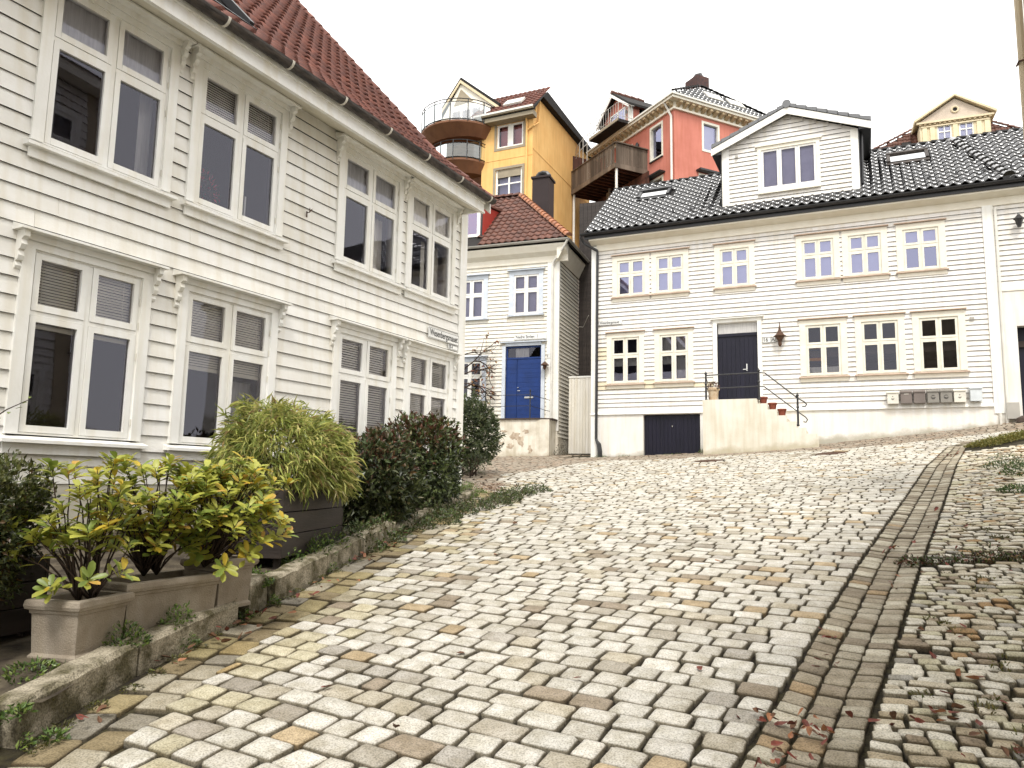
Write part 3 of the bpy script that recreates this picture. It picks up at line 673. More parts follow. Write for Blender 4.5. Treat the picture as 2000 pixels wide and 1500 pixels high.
for wp, (a, b, c, d), up, i in WR:
    x0, x1 = a-.155, b+.155
    s = MB(); s.prism([(-.11, c-.055), (-.11, c-.03), (-.003, c-.006), (-.003, c-.055)], x0-.04, x1+.04, 'x'); s.obj('sill', W_PK, wp)
    s = MB(); s.box(x0+.0, x1, -.05, -.029, c-.16, c-.056); s.obj('apron', W_C, wp)
    s = MB(); s.prism([(-.11, d+.165), (-.11, d+.185), (-.003, d+.21), (-.003, d+.165)], x0-.04, x1+.04, 'x'); s.obj('drip_board', W_PK, wp)
    mid = (a+b)/2
    if up and i < 5: s = MB().box(a+.01, b-.01, .10, .105, c, d).obj('curtain', CURTG, wp)
    elif up: s = MB().box(a+.01, b-.01, .10, .105, c+.78, d).obj('curtain', CURTG, wp)
    elif i == 0: s = MB().box(a+.02, b-.02, .13, .14, c+.55, c+.88).obj('curtain', CURT, wp)
    elif i == 1: curtain(wp, mid+.02, b-.01, c, d-.05, y=.12); curtain(wp, a+.02, mid, c+.55, d, y=.14)
    elif i == 2:
        curtain(wp, a+.01, b-.01, c, c+.26, y=.12)
        s = MB()
        for zz in (.48, .82): s.prism([(a+.05, c+zz), (a+.42, c+zz), (a+.36, c+zz+.11), (a+.05, c+zz+.11)], .35, .5, 'y')
        s.obj('shelf', LAMPY, wp)
    else: MB().box(a+.12, a+.34, .06, .14, c+.0, c+.1).obj('ornament', CURT, wp)
# door, transom, casing
dx0, dx1 = 3.66, 4.78
ops.append((dx0-.02, dx1+.02, 3.9, 6.2)); ops.append((1.47, 3.14, 1.5, 3.60)); ops.insert(0, (10.97, 12.1, 1.5, 5.62))
house_body(RH, -.0, 22, 7, 1.5, 9.05, ops, W_R)
cb_ops = [o for o in ops]; cb_ops[-2] = (3.52, 4.90, 3.0, 6.30)
clapboards(RH, .0, 10.38, 3.72, 8.78, .1335, cb_ops, W_R, patches=((0, .33, 5.3, 5.75), (0, .33, 4.42, 4.6), (1.5, 1.82, 4.42, 4.6)))
clapboards(RH, 10.62, 15, 6.66, 8.78, .1335, [], W_R)
m = MB(); m.box(10.38, 10.62, -.06, -.001, 3.45, 8.8); m.obj('corner_board', W_T, RH)
m = MB(); m.box(-.17, .0, -.05, .3, 2.3, 8.95); m.obj('corner_board', W_T, RH)
m = MB(); m.prism([(-.075, 3.62), (-.075, 3.645), (-.03, 3.72), (-.001, 3.72), (-.001, 3.62)], -.17, 10.38, 'x'); m.obj('water_table', W_T, RH)
m = MB(); m.prism([(-.07, 6.52), (-.07, 6.56), (-.03, 6.66), (-.001, 6.66), (-.001, 6.52)], 10.62, 15, 'x'); m.obj('water_table', W_C, RH)
wall_mb(MB(), 0, 10.62, 1.6, 3.615, [(1.47, 3.14, 1.5, 3.60)], -.03, -.001).obj('foundation', PLAST, RH)
wall_mb(MB(), 10.62, 22, 1.6, 6.515, [(10.97, 12.1, 1.6, 5.62)], -.05, -.001).obj('plaster_wall', PLAST, RH)
MB().box(10.97, 12.1, .3, .32, 1.6, 5.62).obj('door', NAVY, RH, label='dark doorway at the far right edge')
m = MB(); m.box(0, 22, -.05, -.001, 8.78, 9.0); m.prism([(-.34, 9.06), (-.34, 9.15), (-.05, 9.15), (-.002, 9.06), (-.002, 8.98), (-.06, 8.98), (-.2, 9.02)], -.17, 22, 'x'); m.obj('frieze', W_C, RH)
# navy door
m = MB(); m.box(dx0-.12, dx0, -.055, -.001, 3.9, 6.32); m.box(dx1, dx1+.12, -.055, -.001, 3.9, 6.32); m.box(dx0, dx1, -.05, -.001, 6.22, 6.32); m.prism([(-.12, 6.321), (-.12, 6.34), (-.003, 6.37), (-.003, 6.321)], dx0-.18, dx1+.18, 'x')
dp = m.obj('door', W_T, RH, label='navy plank front door with a frosted light above')
m = MB(); m.box(dx0, dx1, .06, .10, 3.9, 5.82); m.box(dx0, dx1, .03, .11, 5.821, 5.9); m.obj('leaf', NAVY, dp)
for k in range(9):
    xa = dx0+.01+k*.1225; MB().box(xa+.004, xa+.1185, .045, .0595, 3.93, 5.75).obj('plank', NAVY, dp)
m = MB(); m.box(dx0+.02, dx1-.02, .04, .045, 5.905, 6.215); m.obj('transom_pane', CURT, dp)
m = MB(); m.box(dx1-.33, dx1-.30, .03, .044, 4.80, 5.0); m.box(dx1-.42, dx1-.30, -.0, .02, 4.83, 4.85); m.box(dx1-.322, dx1-.308, .0, .03, 4.83, 4.85); m.obj('handle', BRASS, dp)
# garage door
gd = MB().box(1.49, 3.12, .06, .09, 1.7, 3.58).obj('garage_door', NAVY, RH, label='navy vertical plank cellar door')
for k in range(14):
    xa = 1.49+k*.1165; MB().box(xa+.004, xa+.112, .046, .0595, 1.9, 3.575).obj('plank', NAVY, gd)
MB().tube([(2.32, .02, 3.25), (2.32, .046, 3.25)], .02, 8).obj('knob', BRASS, gd)
# roof
PR = 39; fnR = bent(-.37, 9.30, [(8, PR)]); UR = 4.05
pr = [fnR(0, u, 0)[1:] for u in (0, UR)]
rroof = MB().prism([pr[0], pr[1], (6.2, 9.2), (-.3, 9.16)], -.28, 22, 'x').obj('roof', DARK, RH)
def skipR(x, u):
    y = -.37+u*math.cos(R(PR))
    if 3.80 < x < 7.62 and u > .66: return True
    if .86 < x < 1.95 and 2.42 < u < 3.15: return True
    if 8.30 < x < 9.42 and 2.38 < u < 3.20: return True
    return False
roof_tiles(rroof, -.30, 14.5, UR, .262, .312, .075, fnR, TILE_B, skip=skipR, near=(10.5, .5), limit=295)
cap_row(rroof, [fnR(-.3, UR, .0), fnR(3.85, UR, .0)], .08, .33, MATTE)
cap_row(rroof, [fnR(7.6, UR, .0), fnR(14.5, UR, .0)], .08, .33, MATTE)
cap_row(rroof, [fnR(10.95, .05, .05), fnR(10.06, UR, .05)], .115, .30, TILE_B, 'verge_tile')
MB().tube([fnR(10.96, .0, .10), fnR(10.955, .05, .10)], .14, 14).obj('ridge_end_disc', TILE_B, rroof)
gm = MB(); gm.prism([(-.44+.075*math.cos(t), 9.27-.075*math.sin(t)) for t in np.linspace(0, math.pi, 9)], -.40, 16, 'x'); gm.box(-.3, 16, -.375, -.345, 9.10, 9.27); gm.obj('gutter', BLACK, RH)
for kx, (x0, x1, u0, u1) in enumerate(((.88, 1.93, 2.44, 3.13), (8.32, 9.40, 2.40, 3.18))):
    m = MB(); rb(m, fnR, x0, x1, u0-.12, u0+.05, .05, .10); rb(m, fnR, x0, x1, u1-.09, u1+.02, .04, .17); rb(m, fnR, x0, x0+.09, u0+.05, u1-.09, .04, .15); rb(m, fnR, x1-.09, x1, u0+.05, u1-.09, .04, .15)
    sk = m.obj('skylight', BLACK if kx == 0 else GUT, rroof)
    mesh('pane', [fnR(x0+.09, u0+.05, .12), fnR(x1-.09, u0+.05, .12), fnR(x1-.09, u1-.09, .12), fnR(x0+.09, u1-.09, .12)], [(0, 1, 2, 3)], mat('skylight_glass', (.7, .7, .7), rough=.02, metal=1.), sk)
    MB().add([fnR(x0, u0, 0.02), fnR(x1, u0, .02), fnR(x1, u1, .02), fnR(x0, u1, .02)], [(0, 1, 2, 3)]).obj('flashing', BLACK, sk)
for xx in list(np.arange(.2, 3.6, .55))+list(np.arange(8.0, 13.5, .62)):
    m = MB(); a = fnR(xx, .55, .10); m.box(xx-.01, xx+.01, a[1]-.02, a[1]+.0, a[2]-.06, a[2]+.13); m.box(xx-.05, xx+.05, a[1]-.03, a[1]-.02, a[2]+.02, a[2]+.06); m.obj('snow_guard', BLACK, rroof)
# dormer
DY = .16; dz0 = 9.72
dm = wall_mb(MB(), 3.88, 7.56, dz0, 11.55, [(4.98, 6.48, 10.12, 11.32)], DY, DY+.15); dm.add([(3.88, DY, 11.55), (7.56, DY, 11.55), (5.74, DY, 12.28), (3.88, DY+.15, 11.55), (7.56, DY+.15, 11.55), (5.74, DY+.15, 12.28)], [(0, 1, 2), (3, 5, 4), (0, 2, 5, 3), (1, 4, 5, 2)])
dm.box(3.88, 4.03, DY+.151, 4, dz0-.3, 11.55); dm.box(7.41, 7.56, DY+.151, 4, dz0-.3, 11.55)
dorm = dm.obj('dormer', W_R, RH, label='white clapboard gabled dormer with three-light window')
dmr = bpy.data.objects.new('dormer_cladding', None)
zz = dz0+.02
while zz < 12.2:
    if zz > 11.5: ww = max(.05, (12.28-zz-.1)/.73*1.82); a0, a1 = 5.74-ww, 5.74+ww
    else: a0, a1 = 4.06, 7.38
    for a, b in subtract(a0, a1, [(4.88, 6.58)] if 10.0-.12 < zz < 11.35 else []):
        mesh('clapboard', [(a, DY-.036, zz), (b, DY-.036, zz), (b, DY-.006, zz+.134), (a, DY-.006, zz+.134), (a, DY-.001, zz), (b, DY-.001, zz)], [(0, 1, 2, 3), (0, 4, 5, 1)], [W_R, BOARD_SHADE], dorm, mi=[0, 1])
    zz += .1335
bpy.data.objects.remove(dmr)
m = MB(); m.box(3.86, 4.06, DY-.05, DY-.002, dz0, 11.52); m.box(7.38, 7.58, DY-.05, DY-.002, dz0, 11.52); m.obj('corner_board', W_T, dorm)
# the dormer window
m = MB(); a, b, c, d = 4.98, 6.48, 10.12, 11.32
m.box(a-.1, a, DY-.05, DY-.002, c-.1, d+.1); m.box(b, b+.1, DY-.05, DY-.002, c-.1, d+.1); m.box(a, b, DY-.05, DY-.002, d, d+.1); m.box(a, b, DY-.05, DY-.002, c-.1, c); m.box(a-.16, b+.16, DY-.09, DY-.002, d+.101, d+.14); m.box(a-.1, b+.1, DY-.1, DY-.002, c-.145, c-.101)
dw = m.obj('dormer_window', W_C, dorm)
m = MB(); lw = (b-a)/3
for i in range(3):
    x0 = a+lw*i; m.box(x0+.004, x0+.064, DY-.02, DY+.03, c, d); m.box(x0+lw-.064, x0+lw-.004, DY-.02, DY+.03, c, d); m.box(x0+.064, x0+lw-.064, DY-.02, DY+.03, c, c+.07); m.box(x0+.064, x0+lw-.064, DY-.02, DY+.03, d-.06, d)
m.obj('frame', W_T, dw)
for i in range(3):
    x0 = a+lw*i+.064; x1 = a+lw*(i+1)-.064; mesh('pane', [(x0, DY+.005, c+.07), (x1, DY+.005, c+.07), (x1, DY+.005, d-.06), (x0, DY+.005, d-.06)], [(0, 1, 2, 3)], GLASS, dw)
MB().box(a, b, DY+.10, DY+.11, c, d).obj('curtain', CURTG, dw)
# dormer roof: two slopes, white bargeboards, dark tiles with round verge row
def slope(x0, z0, x1, z1, y0, y1, th, matl, name, parent):
    m = MB(); m.prism([(x0, z0), (x1, z1), (x1, z1+th), (x0, z0+th)], y0, y1, 'y'); return m.obj(name, matl, parent)
rx0, rz0, rxm, rzm, rx1, rz1 = 3.60, 11.44, 5.74, 12.36, 7.92, 11.50
slope(rx0, rz0, rxm, rzm, DY-.20, 4.2, .10, DARK, 'dormer_roof', dorm); slope(rx1, rz1, rxm, rzm, DY-.20, 4.2, .10, DARK, 'dormer_roof', dorm)
slope(rx0-.02, rz0-.13, rxm, rzm-.13, DY-.23, DY-.195, .21, W_T, 'bargeboard', dorm); slope(rx1+.02, rz1-.13, rxm, rzm-.13, DY-.23, DY-.195, .21, W_T, 'bargeboard', dorm)
for (xa, za) in ((rx0, rz0), (rx1, rz1)):
    for k in range(8):
        q0, q1 = k/8, (k+1.12)/8; q1 = min(q1, 1)
        m = MB(); xA, zA, xB, zB = xa+(rxm-xa)*q0, za+(rzm-za)*q0+.10, xa+(rxm-xa)*q1, za+(rzm-za)*q1+.10
        m.prism([(xA, zA), (xB, zB), (xB, zB+.08), (xA, zA+.12)], DY-.25, DY+.05, 'y'); m.obj('verge_tile', TILE_B, dorm)
MB().tube([(rxm, DY-.27, rzm+.16), (rxm, 4.2, rzm+.16)], .12, 12).obj('ridge_cap', TILE_B, dorm)
m = MB(); m.box(7.60, 7.90, DY-.19, 4, 11.42, 11.48); m.tube([(7.66, DY+.1, 11.4), (7.64, DY+.1, 9.95)], .04, 8); m.box(7.585, 7.61, DY-.05, 3.4, 9.8, 11.44); m.obj('gutter', BLACK, dorm)
m = MB(); m.box(3.60, 3.86, DY-.19, 4, 11.33, 11.39); m.box(3.83, 3.855, DY-.05, 3.4, 9.8, 11.35); m.obj('gutter', BLACK, dorm)
m = MB(); m.prism([(DY-.32, dz0-.30), (DY-.32, dz0-.27), (DY-.06, dz0+.03), (DY-.06, dz0-.0)], 3.80, 7.64, 'x'); m.obj('flashing', BLACK, dorm)
MB().box(4.25, 4.33, DY-.10, DY-.031, 11.2, 11.27).obj('lamp', GUTL, dorm)
# pipes
m = MB(); m.tube([(-.42, -.42, 9.2), (-.35, -.3, 9.02), (.04, -.12, 8.78), (.04, -.1, 8.6), (.02, -.1, 2.9), (.06, -.12, 2.78)], .045, 8); m.obj('downpipe', BLACK, RH)
m = MB(); m.tube([(.06, -.12, 2.8), (.14, -.2, 2.72), (.18, -.22, 2.5), (.18, -.22, 2.2)], [.05, .07, .075, .075], 10); m.obj('pipe_foot', BLACK, RH)
m = MB(); m.tube([(10.66, -.1, 8.7), (10.66, -.1, 3.5), (10.62, -.1, 3.0)], .035, 8); m.obj('downpipe', PIPEW, RH)
m = MB(); m.tube([(10.50, -.08, 3.44), (10.50, -.08, 3.1)], .03, 8); m.obj('downpipe', PIPEW, RH)
# things on and by the right house
sign('small white street sign lettered Wesenbergsmauet on the right house by the black downpipe', 'Wesenbergsmauet', .07, 6.40, .76, .14, FR, .115, .72)
sign('white number plate 16 beside the navy door', '16', 4.92, 5.56, .22, .15, FR, .15, .9, cat='number plate')
sign('white letter plate A beside the wall lantern', 'A', 5.15, 5.56, .12, .15, FR, .15, .9, cat='letter plate')
t = thing('wall_lantern', 'dark iron star-shaped lantern on the wall right of the navy door', 'lantern', FR.w(5.39, -.16, 5.45), FR.rot)
m = MB(); m.lathe([(.02, -.04), (.05, .02), (.05, .1), (.06, .14), (.11, .22), (.17, .26), (.11, .30), (.06, .38), (.035, .44), (.012, .56), (.008, .66)], 8, (0, 0, -.0)); m.obj('lamp_body', RUST, t)
m = MB(); m.tube([(0, .15, .3), (0, .06, .32), (0, 0, .3)], .012, 6); m.obj('arm', RUST, t)
mbs = [(7.99, 'w', 'white mailbox at the left end of the mailbox row'), (8.30, 'b', 'brown mailbox with a pale slot beside the leftmost white one'), (8.60, 'b2', 'plain brown mailbox third from the left in the row'), (8.91, 'g', 'grey-green mailbox with round emblem in the middle of the row'), (9.20, 'g2', 'brown-grey mailbox with round emblem left of the white one'), (9.50, 'w2', 'white mailbox with dark horn emblem right of the grey ones'), (9.85, 'l', 'pale blue-white mailbox alone at the right end of the row')]
for x, k, lab in mbs:
    t = thing('mailbox', lab, 'mailbox', FR.w(x, -.05, 3.74 if k != 'l' else 3.76), FR.rot+R(0 if k != 'l' else 2), 'mailboxes on the right house wall')
    mt = {'w': MB_W, 'w2': MB_W, 'b': MB_B, 'b2': MB_B, 'g': MB_G, 'g2': MB_G, 'l': MB_L}[k]; hh = .33 if k != 'l' else .36
    bevel_box(.01, .275, -.15, 0, 0, hh-.04, .012).obj('box', mt, t)
    m = MB(); m.prism([(-.17, hh-.055), (-.17, hh-.03), (-.13, hh), (.0, hh+.01), (.0, hh-.04), (-.15, hh-.04)], .0, .285, 'x'); m.obj('lid', mt, t)
    if k in ('b',): MB().box(.09, .20, -.156, -.151, hh-.10, hh-.085).obj('slot', MB_W, t)
    if k in ('w', 'g', 'g2', 'w2'):
        m = MB(); cx, cz = .14, .14
        ring = [(cx+.048*math.cos(q), -.153, cz+.048*math.sin(q)) for q in np.linspace(.6, 2*math.pi+.1, 14)]
        if k in ('g', 'g2'): m.tube(ring, .0035, 5)
        m.tube([(cx-.035, -.153, cz-.01), (cx-.01, -.153, cz-.04), (cx+.02, -.153, cz-.035), (cx+.035, -.153, cz-.005), (cx, -.153, cz-.018), (cx-.03, -.153, cz-.01)], .0045, 5); m.lathe([(.001, 0), (.012, .004), (.012, .012), (.001, .016)], 8, (cx, -.154, cz+.04)); m.obj('emblem', INK if k in ('w', 'w2') else BLACK, t)
t = tag(MB().box(0, .26, -.12, 0, 0, .4).obj('meter_box', GUTL), 'grey meter box low on the wall beside the pilaster at the right', 'meter box'); t.location = FR.w(10.63, -.061, 3.30); t.rotation_euler.z = FR.rot
t = tag(bevel_box(-.05, .05, -.03, 0, 0, .07, .01).obj('wall_box', GUTL), 'tiny grey box on the clapboards above the mailboxes', 'wall box'); t.location = FR.w(10.02, -.032, 5.85); t.rotation_euler.z = FR.rot
t = thing('wall_lantern', 'black lantern on the upper wall at the right edge of the photo', 'lantern', FR.w(11.14, -.2, 8.1), FR.rot)
m = MB(); m.lathe([(.04, 0), (.09, .18), (.12, .2), (.12, .22), (.03, .32), (.01, .38)], 6); m.obj('lamp_body', BLACK, t); MB().tube([(0, .2, .3), (0, .0, .36)], .012, 6).obj('arm', BLACK, t)
# entrance steps: landing against the wall, flight running down to the right
SY = -1.15
stp = thing('entrance_steps', 'cream plastered steps and landing below the navy door', 'steps', FR.w(3.45, 0, 2.3), FR.rot)
nst = 6; tread = .235; rise = .165; zL = 3.86
prof = [(0, -.6), (0, zL-2.3), (1.42, zL-2.3)]; x = 1.42; z = zL-2.3
for k in range(nst):
    z -= rise; prof += [(x, z)]; x += tread; prof += [(x, z)]
prof += [(x, -.4)]
m = MB(); m.prism(prof, SY+.16, -.034, 'y'); m.obj('stair', STAIRM, stp)
chk = [(0-.02, -.6), (-.02, zL-2.3+.01), (1.40, zL-2.3+.01), (1.42, zL-2.40)]; x = 1.42+.02; z = zL-2.3
for k in range(nst):
    z -= rise; chk += [(x, z+.04), (x+tread, z+.04)]; x += tread
chk += [(x+.02, z+.04), (x+.06, z-.2), (x+.06, -.4)]
MB().prism(chk, SY, SY+.155, 'y').obj('cheek_wall', STAIRM, stp)
rl = thing('stair_railing', 'black iron handrail with two rails along the cream steps', 'railing', FR.w(3.45, SY+.1, zL), FR.rot)
def post(m, x, z0, h, y=0): m.lathe([(.032, z0), (.038, z0+.03), (.028, z0+.06), (.027, z0+h*.55), (.042, z0+h*.58), (.027, z0+h*.62), (.026, z0+h-.08), (.045, z0+h-.05), (.01, z0+h), (.002, z0+h+.03)], 8, (x, y, 0))
for (px, pz, ph) in ((.06, 0, .80), (1.46, -.02, .84), (2.42, -.74, .86)): m = MB(); post(m, px, pz, ph); m.obj('post', BLACK, rl)
m = MB(); m.tube([(.06, 0, .70), (1.46, 0, .72), (1.62, 0, .70), (2.42, 0, -.0), (2.58, 0, -.10), (2.64, 0, -.17), (2.60, 0, -.23), (2.53, 0, -.22)], .017, 8); m.obj('rail', BLACK, rl)
m = MB(); m.tube([(.06, 0, .33), (1.46, 0, .35), (1.60, 0, .33), (2.42, 0, -.36), (2.60, 0, -.50), (2.65, 0, -.57), (2.61, 0, -.64), (2.55, 0, -.62)], .015, 8); m.obj('rail', BLACK, rl)
m = MB(); m.tube([(.06, .1, .62), (.1, .1, .5), (.12, .1, .25), (.12, .1, .0)], .01, 6); m.obj('stay', BLACK, rl)
def pot(name, label, cat, loc, r, h, matl, plant=None, group=None):
    t = thing(name, label, cat, loc, 0, group); m = MB(); m.lathe([(r*.66, 0), (r*.92, h*.8), (r*1.08, h*.82), (r*1.08, h), (r*.9, h), (r*.85, h*.85), (.01, h*.85)], 14); m.obj('pot', matl, t, smooth=False)
    return t
pw = FR.w(3.45+.24, SY+.22, zL); pot('flower_pot', 'large weathered cream pot of reddish heather on the step landing', 'pot', pw, .16, .36, POTW)
for k, lab in enumerate(('small terracotta pot on the top step below the landing', 'small terracotta pot on the second step down', 'small terracotta pot on the third step down')):
    pot('flower_pot', lab, 'pot', FR.w(3.45+1.42+.12+tread*(k), SY+.30, zL-rise*(k+1)+.0), .11, .24, TERRA, group='terracotta pots on the steps')
# plant in big pot

# ================================================================ MIDDLE HOUSE
MH = thing('clapboard_house', 'narrow white house with royal blue double door and brown-red tiled roof', 'house', FM.w(0, 0, 0), FM.rot)
wins = [(-1.84, -.56, 7.45, 9.05, 0), (-3.95, -2.66, 7.40, 9.0, 0), (-3.95, -2.66, 4.45, 5.98, 0)]
ops = []
for a, b, c, d, _ in wins:
    wp, op, pn = window(MH, a, b, c, d, cw=.17, cmat=W_B, smat=W_T, glass=GLASS, tr=.60, st=.05, mull=.04); ops.append((a+.03, b-.03, c-.04, d))
    m = MB(); m.prism([(-.12, c-.06), (-.12, c-.03), (-.003, c), (-.003, c-.06)], a-.05, b+.05, 'x'); m.obj('sill', W_B, wp)
    m = MB(); m.prism([(-.14, d+.002), (-.14, d+.03), (-.003, d+.07), (-.003, d+.002)], a-.07, b+.07, 'x'); m.obj('drip_board', W_B, wp)
    if c < 7: continue
    MB().box(op[0], op[1], .10, .105, op[2]+.1, op[3]).obj('curtain', CURTG, wp)
ops.append((-1.96, -.58, 3.6, 6.34))
house_body(MH, -9, -.0, 5.5, 1.5, 9.6, ops, W_M)
cbo = [o for o in ops]; cbo[-1] = (-2.06, -.46, 3.5, 6.44)
clapboards(MH, -6, -.40, 3.62, 9.28, .138, cbo, W_M)
clapboards(MH, 0.04, 5.2, 3.1, 9.5, .138, [], W_M, side=0.0)
m = MB(); m.box(-.40, -.0, -.045, -.001, 3.3, 9.35); m.box(.001, .035, -.045, .06, 3.3, 9.4); m.obj('corner_board', W_T, MH)
m = MB(); m.box(-9, -0.0, -.03, -.001, 1.6, 3.6); m.box(0.001, .02, .0, 5.4, 1.6, 3.1); m.obj('foundation', PLAST2, MH)
m = MB(); m.prism([(-.06, 9.28), (-.06, 9.5), (-.25, 9.62), (-.34, 9.80), (-.34, 9.86), (-.002, 9.86), (-.002, 9.28)], -9, .34, 'x'); m.prism([(.06, 9.32), (.30, 9.80), (.30, 9.86), (.002, 9.86), (.002, 9.32)], -.3, 5.5, 'y'); m.obj('cornice', W_C, MH)
gm = MB(); gm.prism([(-.42+.07*math.cos(t), 9.98-.07*math.sin(t)) for t in np.linspace(0, math.pi, 9)], -9, .45, 'x'); gm.obj('gutter', GUTL, MH)
gm = MB(); gm.prism([(.42+.07*math.cos(t), 9.98-.07*math.sin(t)) for t in np.linspace(0, math.pi, 9)], -.4, 5.5, 'y'); gm.obj('gutter', GUTL, MH)
m = MB(); m.tube([(.42, -.42, 9.92), (.30, -.34, 9.75), (-.16, -.12, 9.25), (-.20, -.1, 9.1), (-.20, -.1, 2.5)], .045, 8); m.obj('downpipe', PIPEW, MH)
# hipped roof
PM = 42; fnM = bent(-.40, 10.0, [(9, PM)]); UM = 4.6; cM, sM = math.cos(R(PM)), math.sin(R(PM))
hx, hu = -2.56, UM
A0 = fnM(.45, 0, 0); T0 = fnM(hx, UM, 0)
m = MB(); e = 9.985
m.add([(-9, -.40, 10.0), (.45, -.40, 10.0), T0, (-9, T0[1], T0[2]), (.45, 7, 10.0), (hx, 5.2, T0[2]), (-9, 7, 10.0), (-9, -.3, 9.87), (.4, -.3, 9.87), (.4, 7, 9.87)], [(0, 1, 2, 3), (1, 4, 5, 2), (4, 6, 3, 5), (7, 8, 1, 0), (8, 9, 4, 1), (0, 3, 6)])
mroof = m.obj('roof', DARK, MH)
def skipM(x, u):
    if x > .45-(.45-hx)*(u/UM)-.02: return True
    if -5 < x < -2.9-.25*(u-.1) and .05 < u < 2.9: return True
    if -1.62 < x < -.9 and u > 3.4: return True
    return False
roof_tiles(mroof, -6.2, .5, UM, .25, .335, .05, fnM, TILE_M, skip=skipM, near=(-1, 1), limit=250)
cap_row(mroof, [fnM(.47, -.02, .04), fnM(hx, UM, .06)], .12, .30, TILE_O, 'hip_tile')
cap_row(mroof, [fnM(hx, UM, .05), fnM(-6.2, UM, .05)], .11, .33, TILE_M, 'ridge_tile')
# red-sided dormer with a white window
m = MB(); m.prism([(.25, 10.35), (.25, 11.75), (3.2, 12.3), (3.2, 11.6)], -4.9, -3.02, 'x'); dmm = m.obj('dormer', mat('red_dormer_cladding', (.42, .045, .03), rough=.55), MH, label='small red-sided dormer with a white window')
m = MB(); m.box(-3.84, -3.12, .16, .245, 10.55, 10.66); m.box(-3.84, -3.12, .16, .245, 11.55, 11.66); m.box(-3.84, -3.72, .16, .245, 10.66, 11.55); m.box(-3.24, -3.12, .16, .245, 10.66, 11.55); m.box(-4.9, -3.84, .2, .245, 10.5, 11.7); m.obj('window', W_T, dmm)
mesh('pane', [(-3.72, .22, 10.66), (-3.24, .22, 10.66), (-3.24, .22, 11.55), (-3.72, .22, 11.55)], [(0, 1, 2, 3)], GLASSR, dmm)
MB().prism([(.05, 11.74), (.05, 11.80), (3.2, 12.42), (3.2, 12.34)], -4.95, -2.93, 'x').obj('dormer_roof', TILE_M, dmm)
MB().tube([(-3.02, .15, 11.7), (-3.02, .1, 11.5), (-3.06, .15, 10.5)], .035, 8).obj('downpipe', BLACK, dmm)
# chimney
m = MB(); m.box(-1.78, -1.10, 2.2, 2.9, 11.6, 13.42); m.box(-1.83, -1.05, 2.15, 2.95, 13.42, 13.50); ch = m.obj('chimney', mat('dark_brown_chimney_sheet', (.03, .02, .02), rough=.6, scale=3, spec=.25), MH)
MB().tube([(-1.70, 2.55, 13.5), (-1.68, 2.55, 13.62), (-1.6, 2.55, 13.72), (-1.45, 2.55, 13.76), (-1.3, 2.55, 13.72), (-1.22, 2.55, 13.62), (-1.2, 2.55, 13.5)], .1, 8).obj('chimney_hood', BLACK, ch)
# blue door
m = MB(); m.box(-2.06, -1.93, -.055, -.001, 3.66, 6.34); m.box(-.60, -.47, -.055, -.001, 3.66, 6.34); m.box(-1.93, -.60, -.05, -.001, 6.32, 6.44); m.prism([(-.13, 6.441), (-.13, 6.47), (-.003, 6.5), (-.003, 6.441)], -2.14, -.39, 'x')
bd = m.obj('door', W_B, MH, label='royal blue double door with a glazed light above')
m = MB(); m.box(-1.93, -.60, .03, .09, 5.86, 5.92); m.box(-1.93, -.60, .03, .09, 6.26, 6.32); m.box(-1.93, -1.87, .03, .09, 5.92, 6.26); m.box(-.66, -.60, .03, .09, 5.92, 6.26)
m.box(-1.93, -1.515, .05, .09, 3.68, 5.86); m.box(-1.507, -.60, .05, .09, 3.68, 5.86); m.obj('leaf', BLUE, bd)
for k in range(13): zq = 3.72+k*.163; MB().box(-1.49, -.62, .040, .0495, zq+.003, zq+.160).obj('panel_board', BLUE, bd); MB().box(-1.91, -1.53, .040, .0495, zq+.003, zq+.160).obj('panel_board', BLUE, bd)
mesh('pane', [(-1.87, .06, 5.92), (-.66, .06, 5.92), (-.66, .06, 6.26), (-1.87, .06, 6.26)], [(0, 1, 2, 3)], GLASS, bd)
curtain(bd, -1.6, -1.1, 5.93, 6.25, y=.12)
m = MB(); m.lathe([(.001, 0), (.03, .005), (.03, .02), (.001, .03)], 8, (-1.46, .02, 4.83)); m.box(-1.48, -1.38, .0, .012, 4.72, 4.74); m.box(-1.22, -.90, .02, .038, 4.46, 4.52); m.obj('handle', BRASS, bd)
sign('white street sign lettered Nedre Stølen above the blue door', 'Nedre Stølen  1', -1.62, 6.54, 1.22, .17, FM, .15, .86)
sign('tiny white number plate right of the blue door', '1', -.40, 5.83, .16, .16, FM, .14, .9, cat='number plate')
t = thing('wall_lantern', 'small bracket lantern on the wall right of the blue door', 'lantern', FM.w(-.42, -.2, 5.42), FM.rot)
m = MB(); m.lathe([(.03, 0), (.05, .03), (.07, .13), (.16, .15), (.06, .24), (.03, .27)], 8); m.obj('lamp_body', RUST, t); MB().tube([(0, .2, .1), (0, .05, .3), (0, 0, .25)], .012, 6).obj('arm', RUST, t)
ld = thing('landing', 'peeling white plaster landing in front of the blue door', 'landing', FM.w(-2.6, -.8, 2.0), FM.rot)
m = MB(); m.box(.0, 2.55, 0, .76, 0, 1.64); m.obj('base', PLAST2, ld); m = MB(); m.prism([(.15, -.05), (2.10, -.05), (2.62, .12), (2.62, .75), (.15, .75)], 1.64, 1.69, 'z'); m.obj('slab', ROCK, ld)
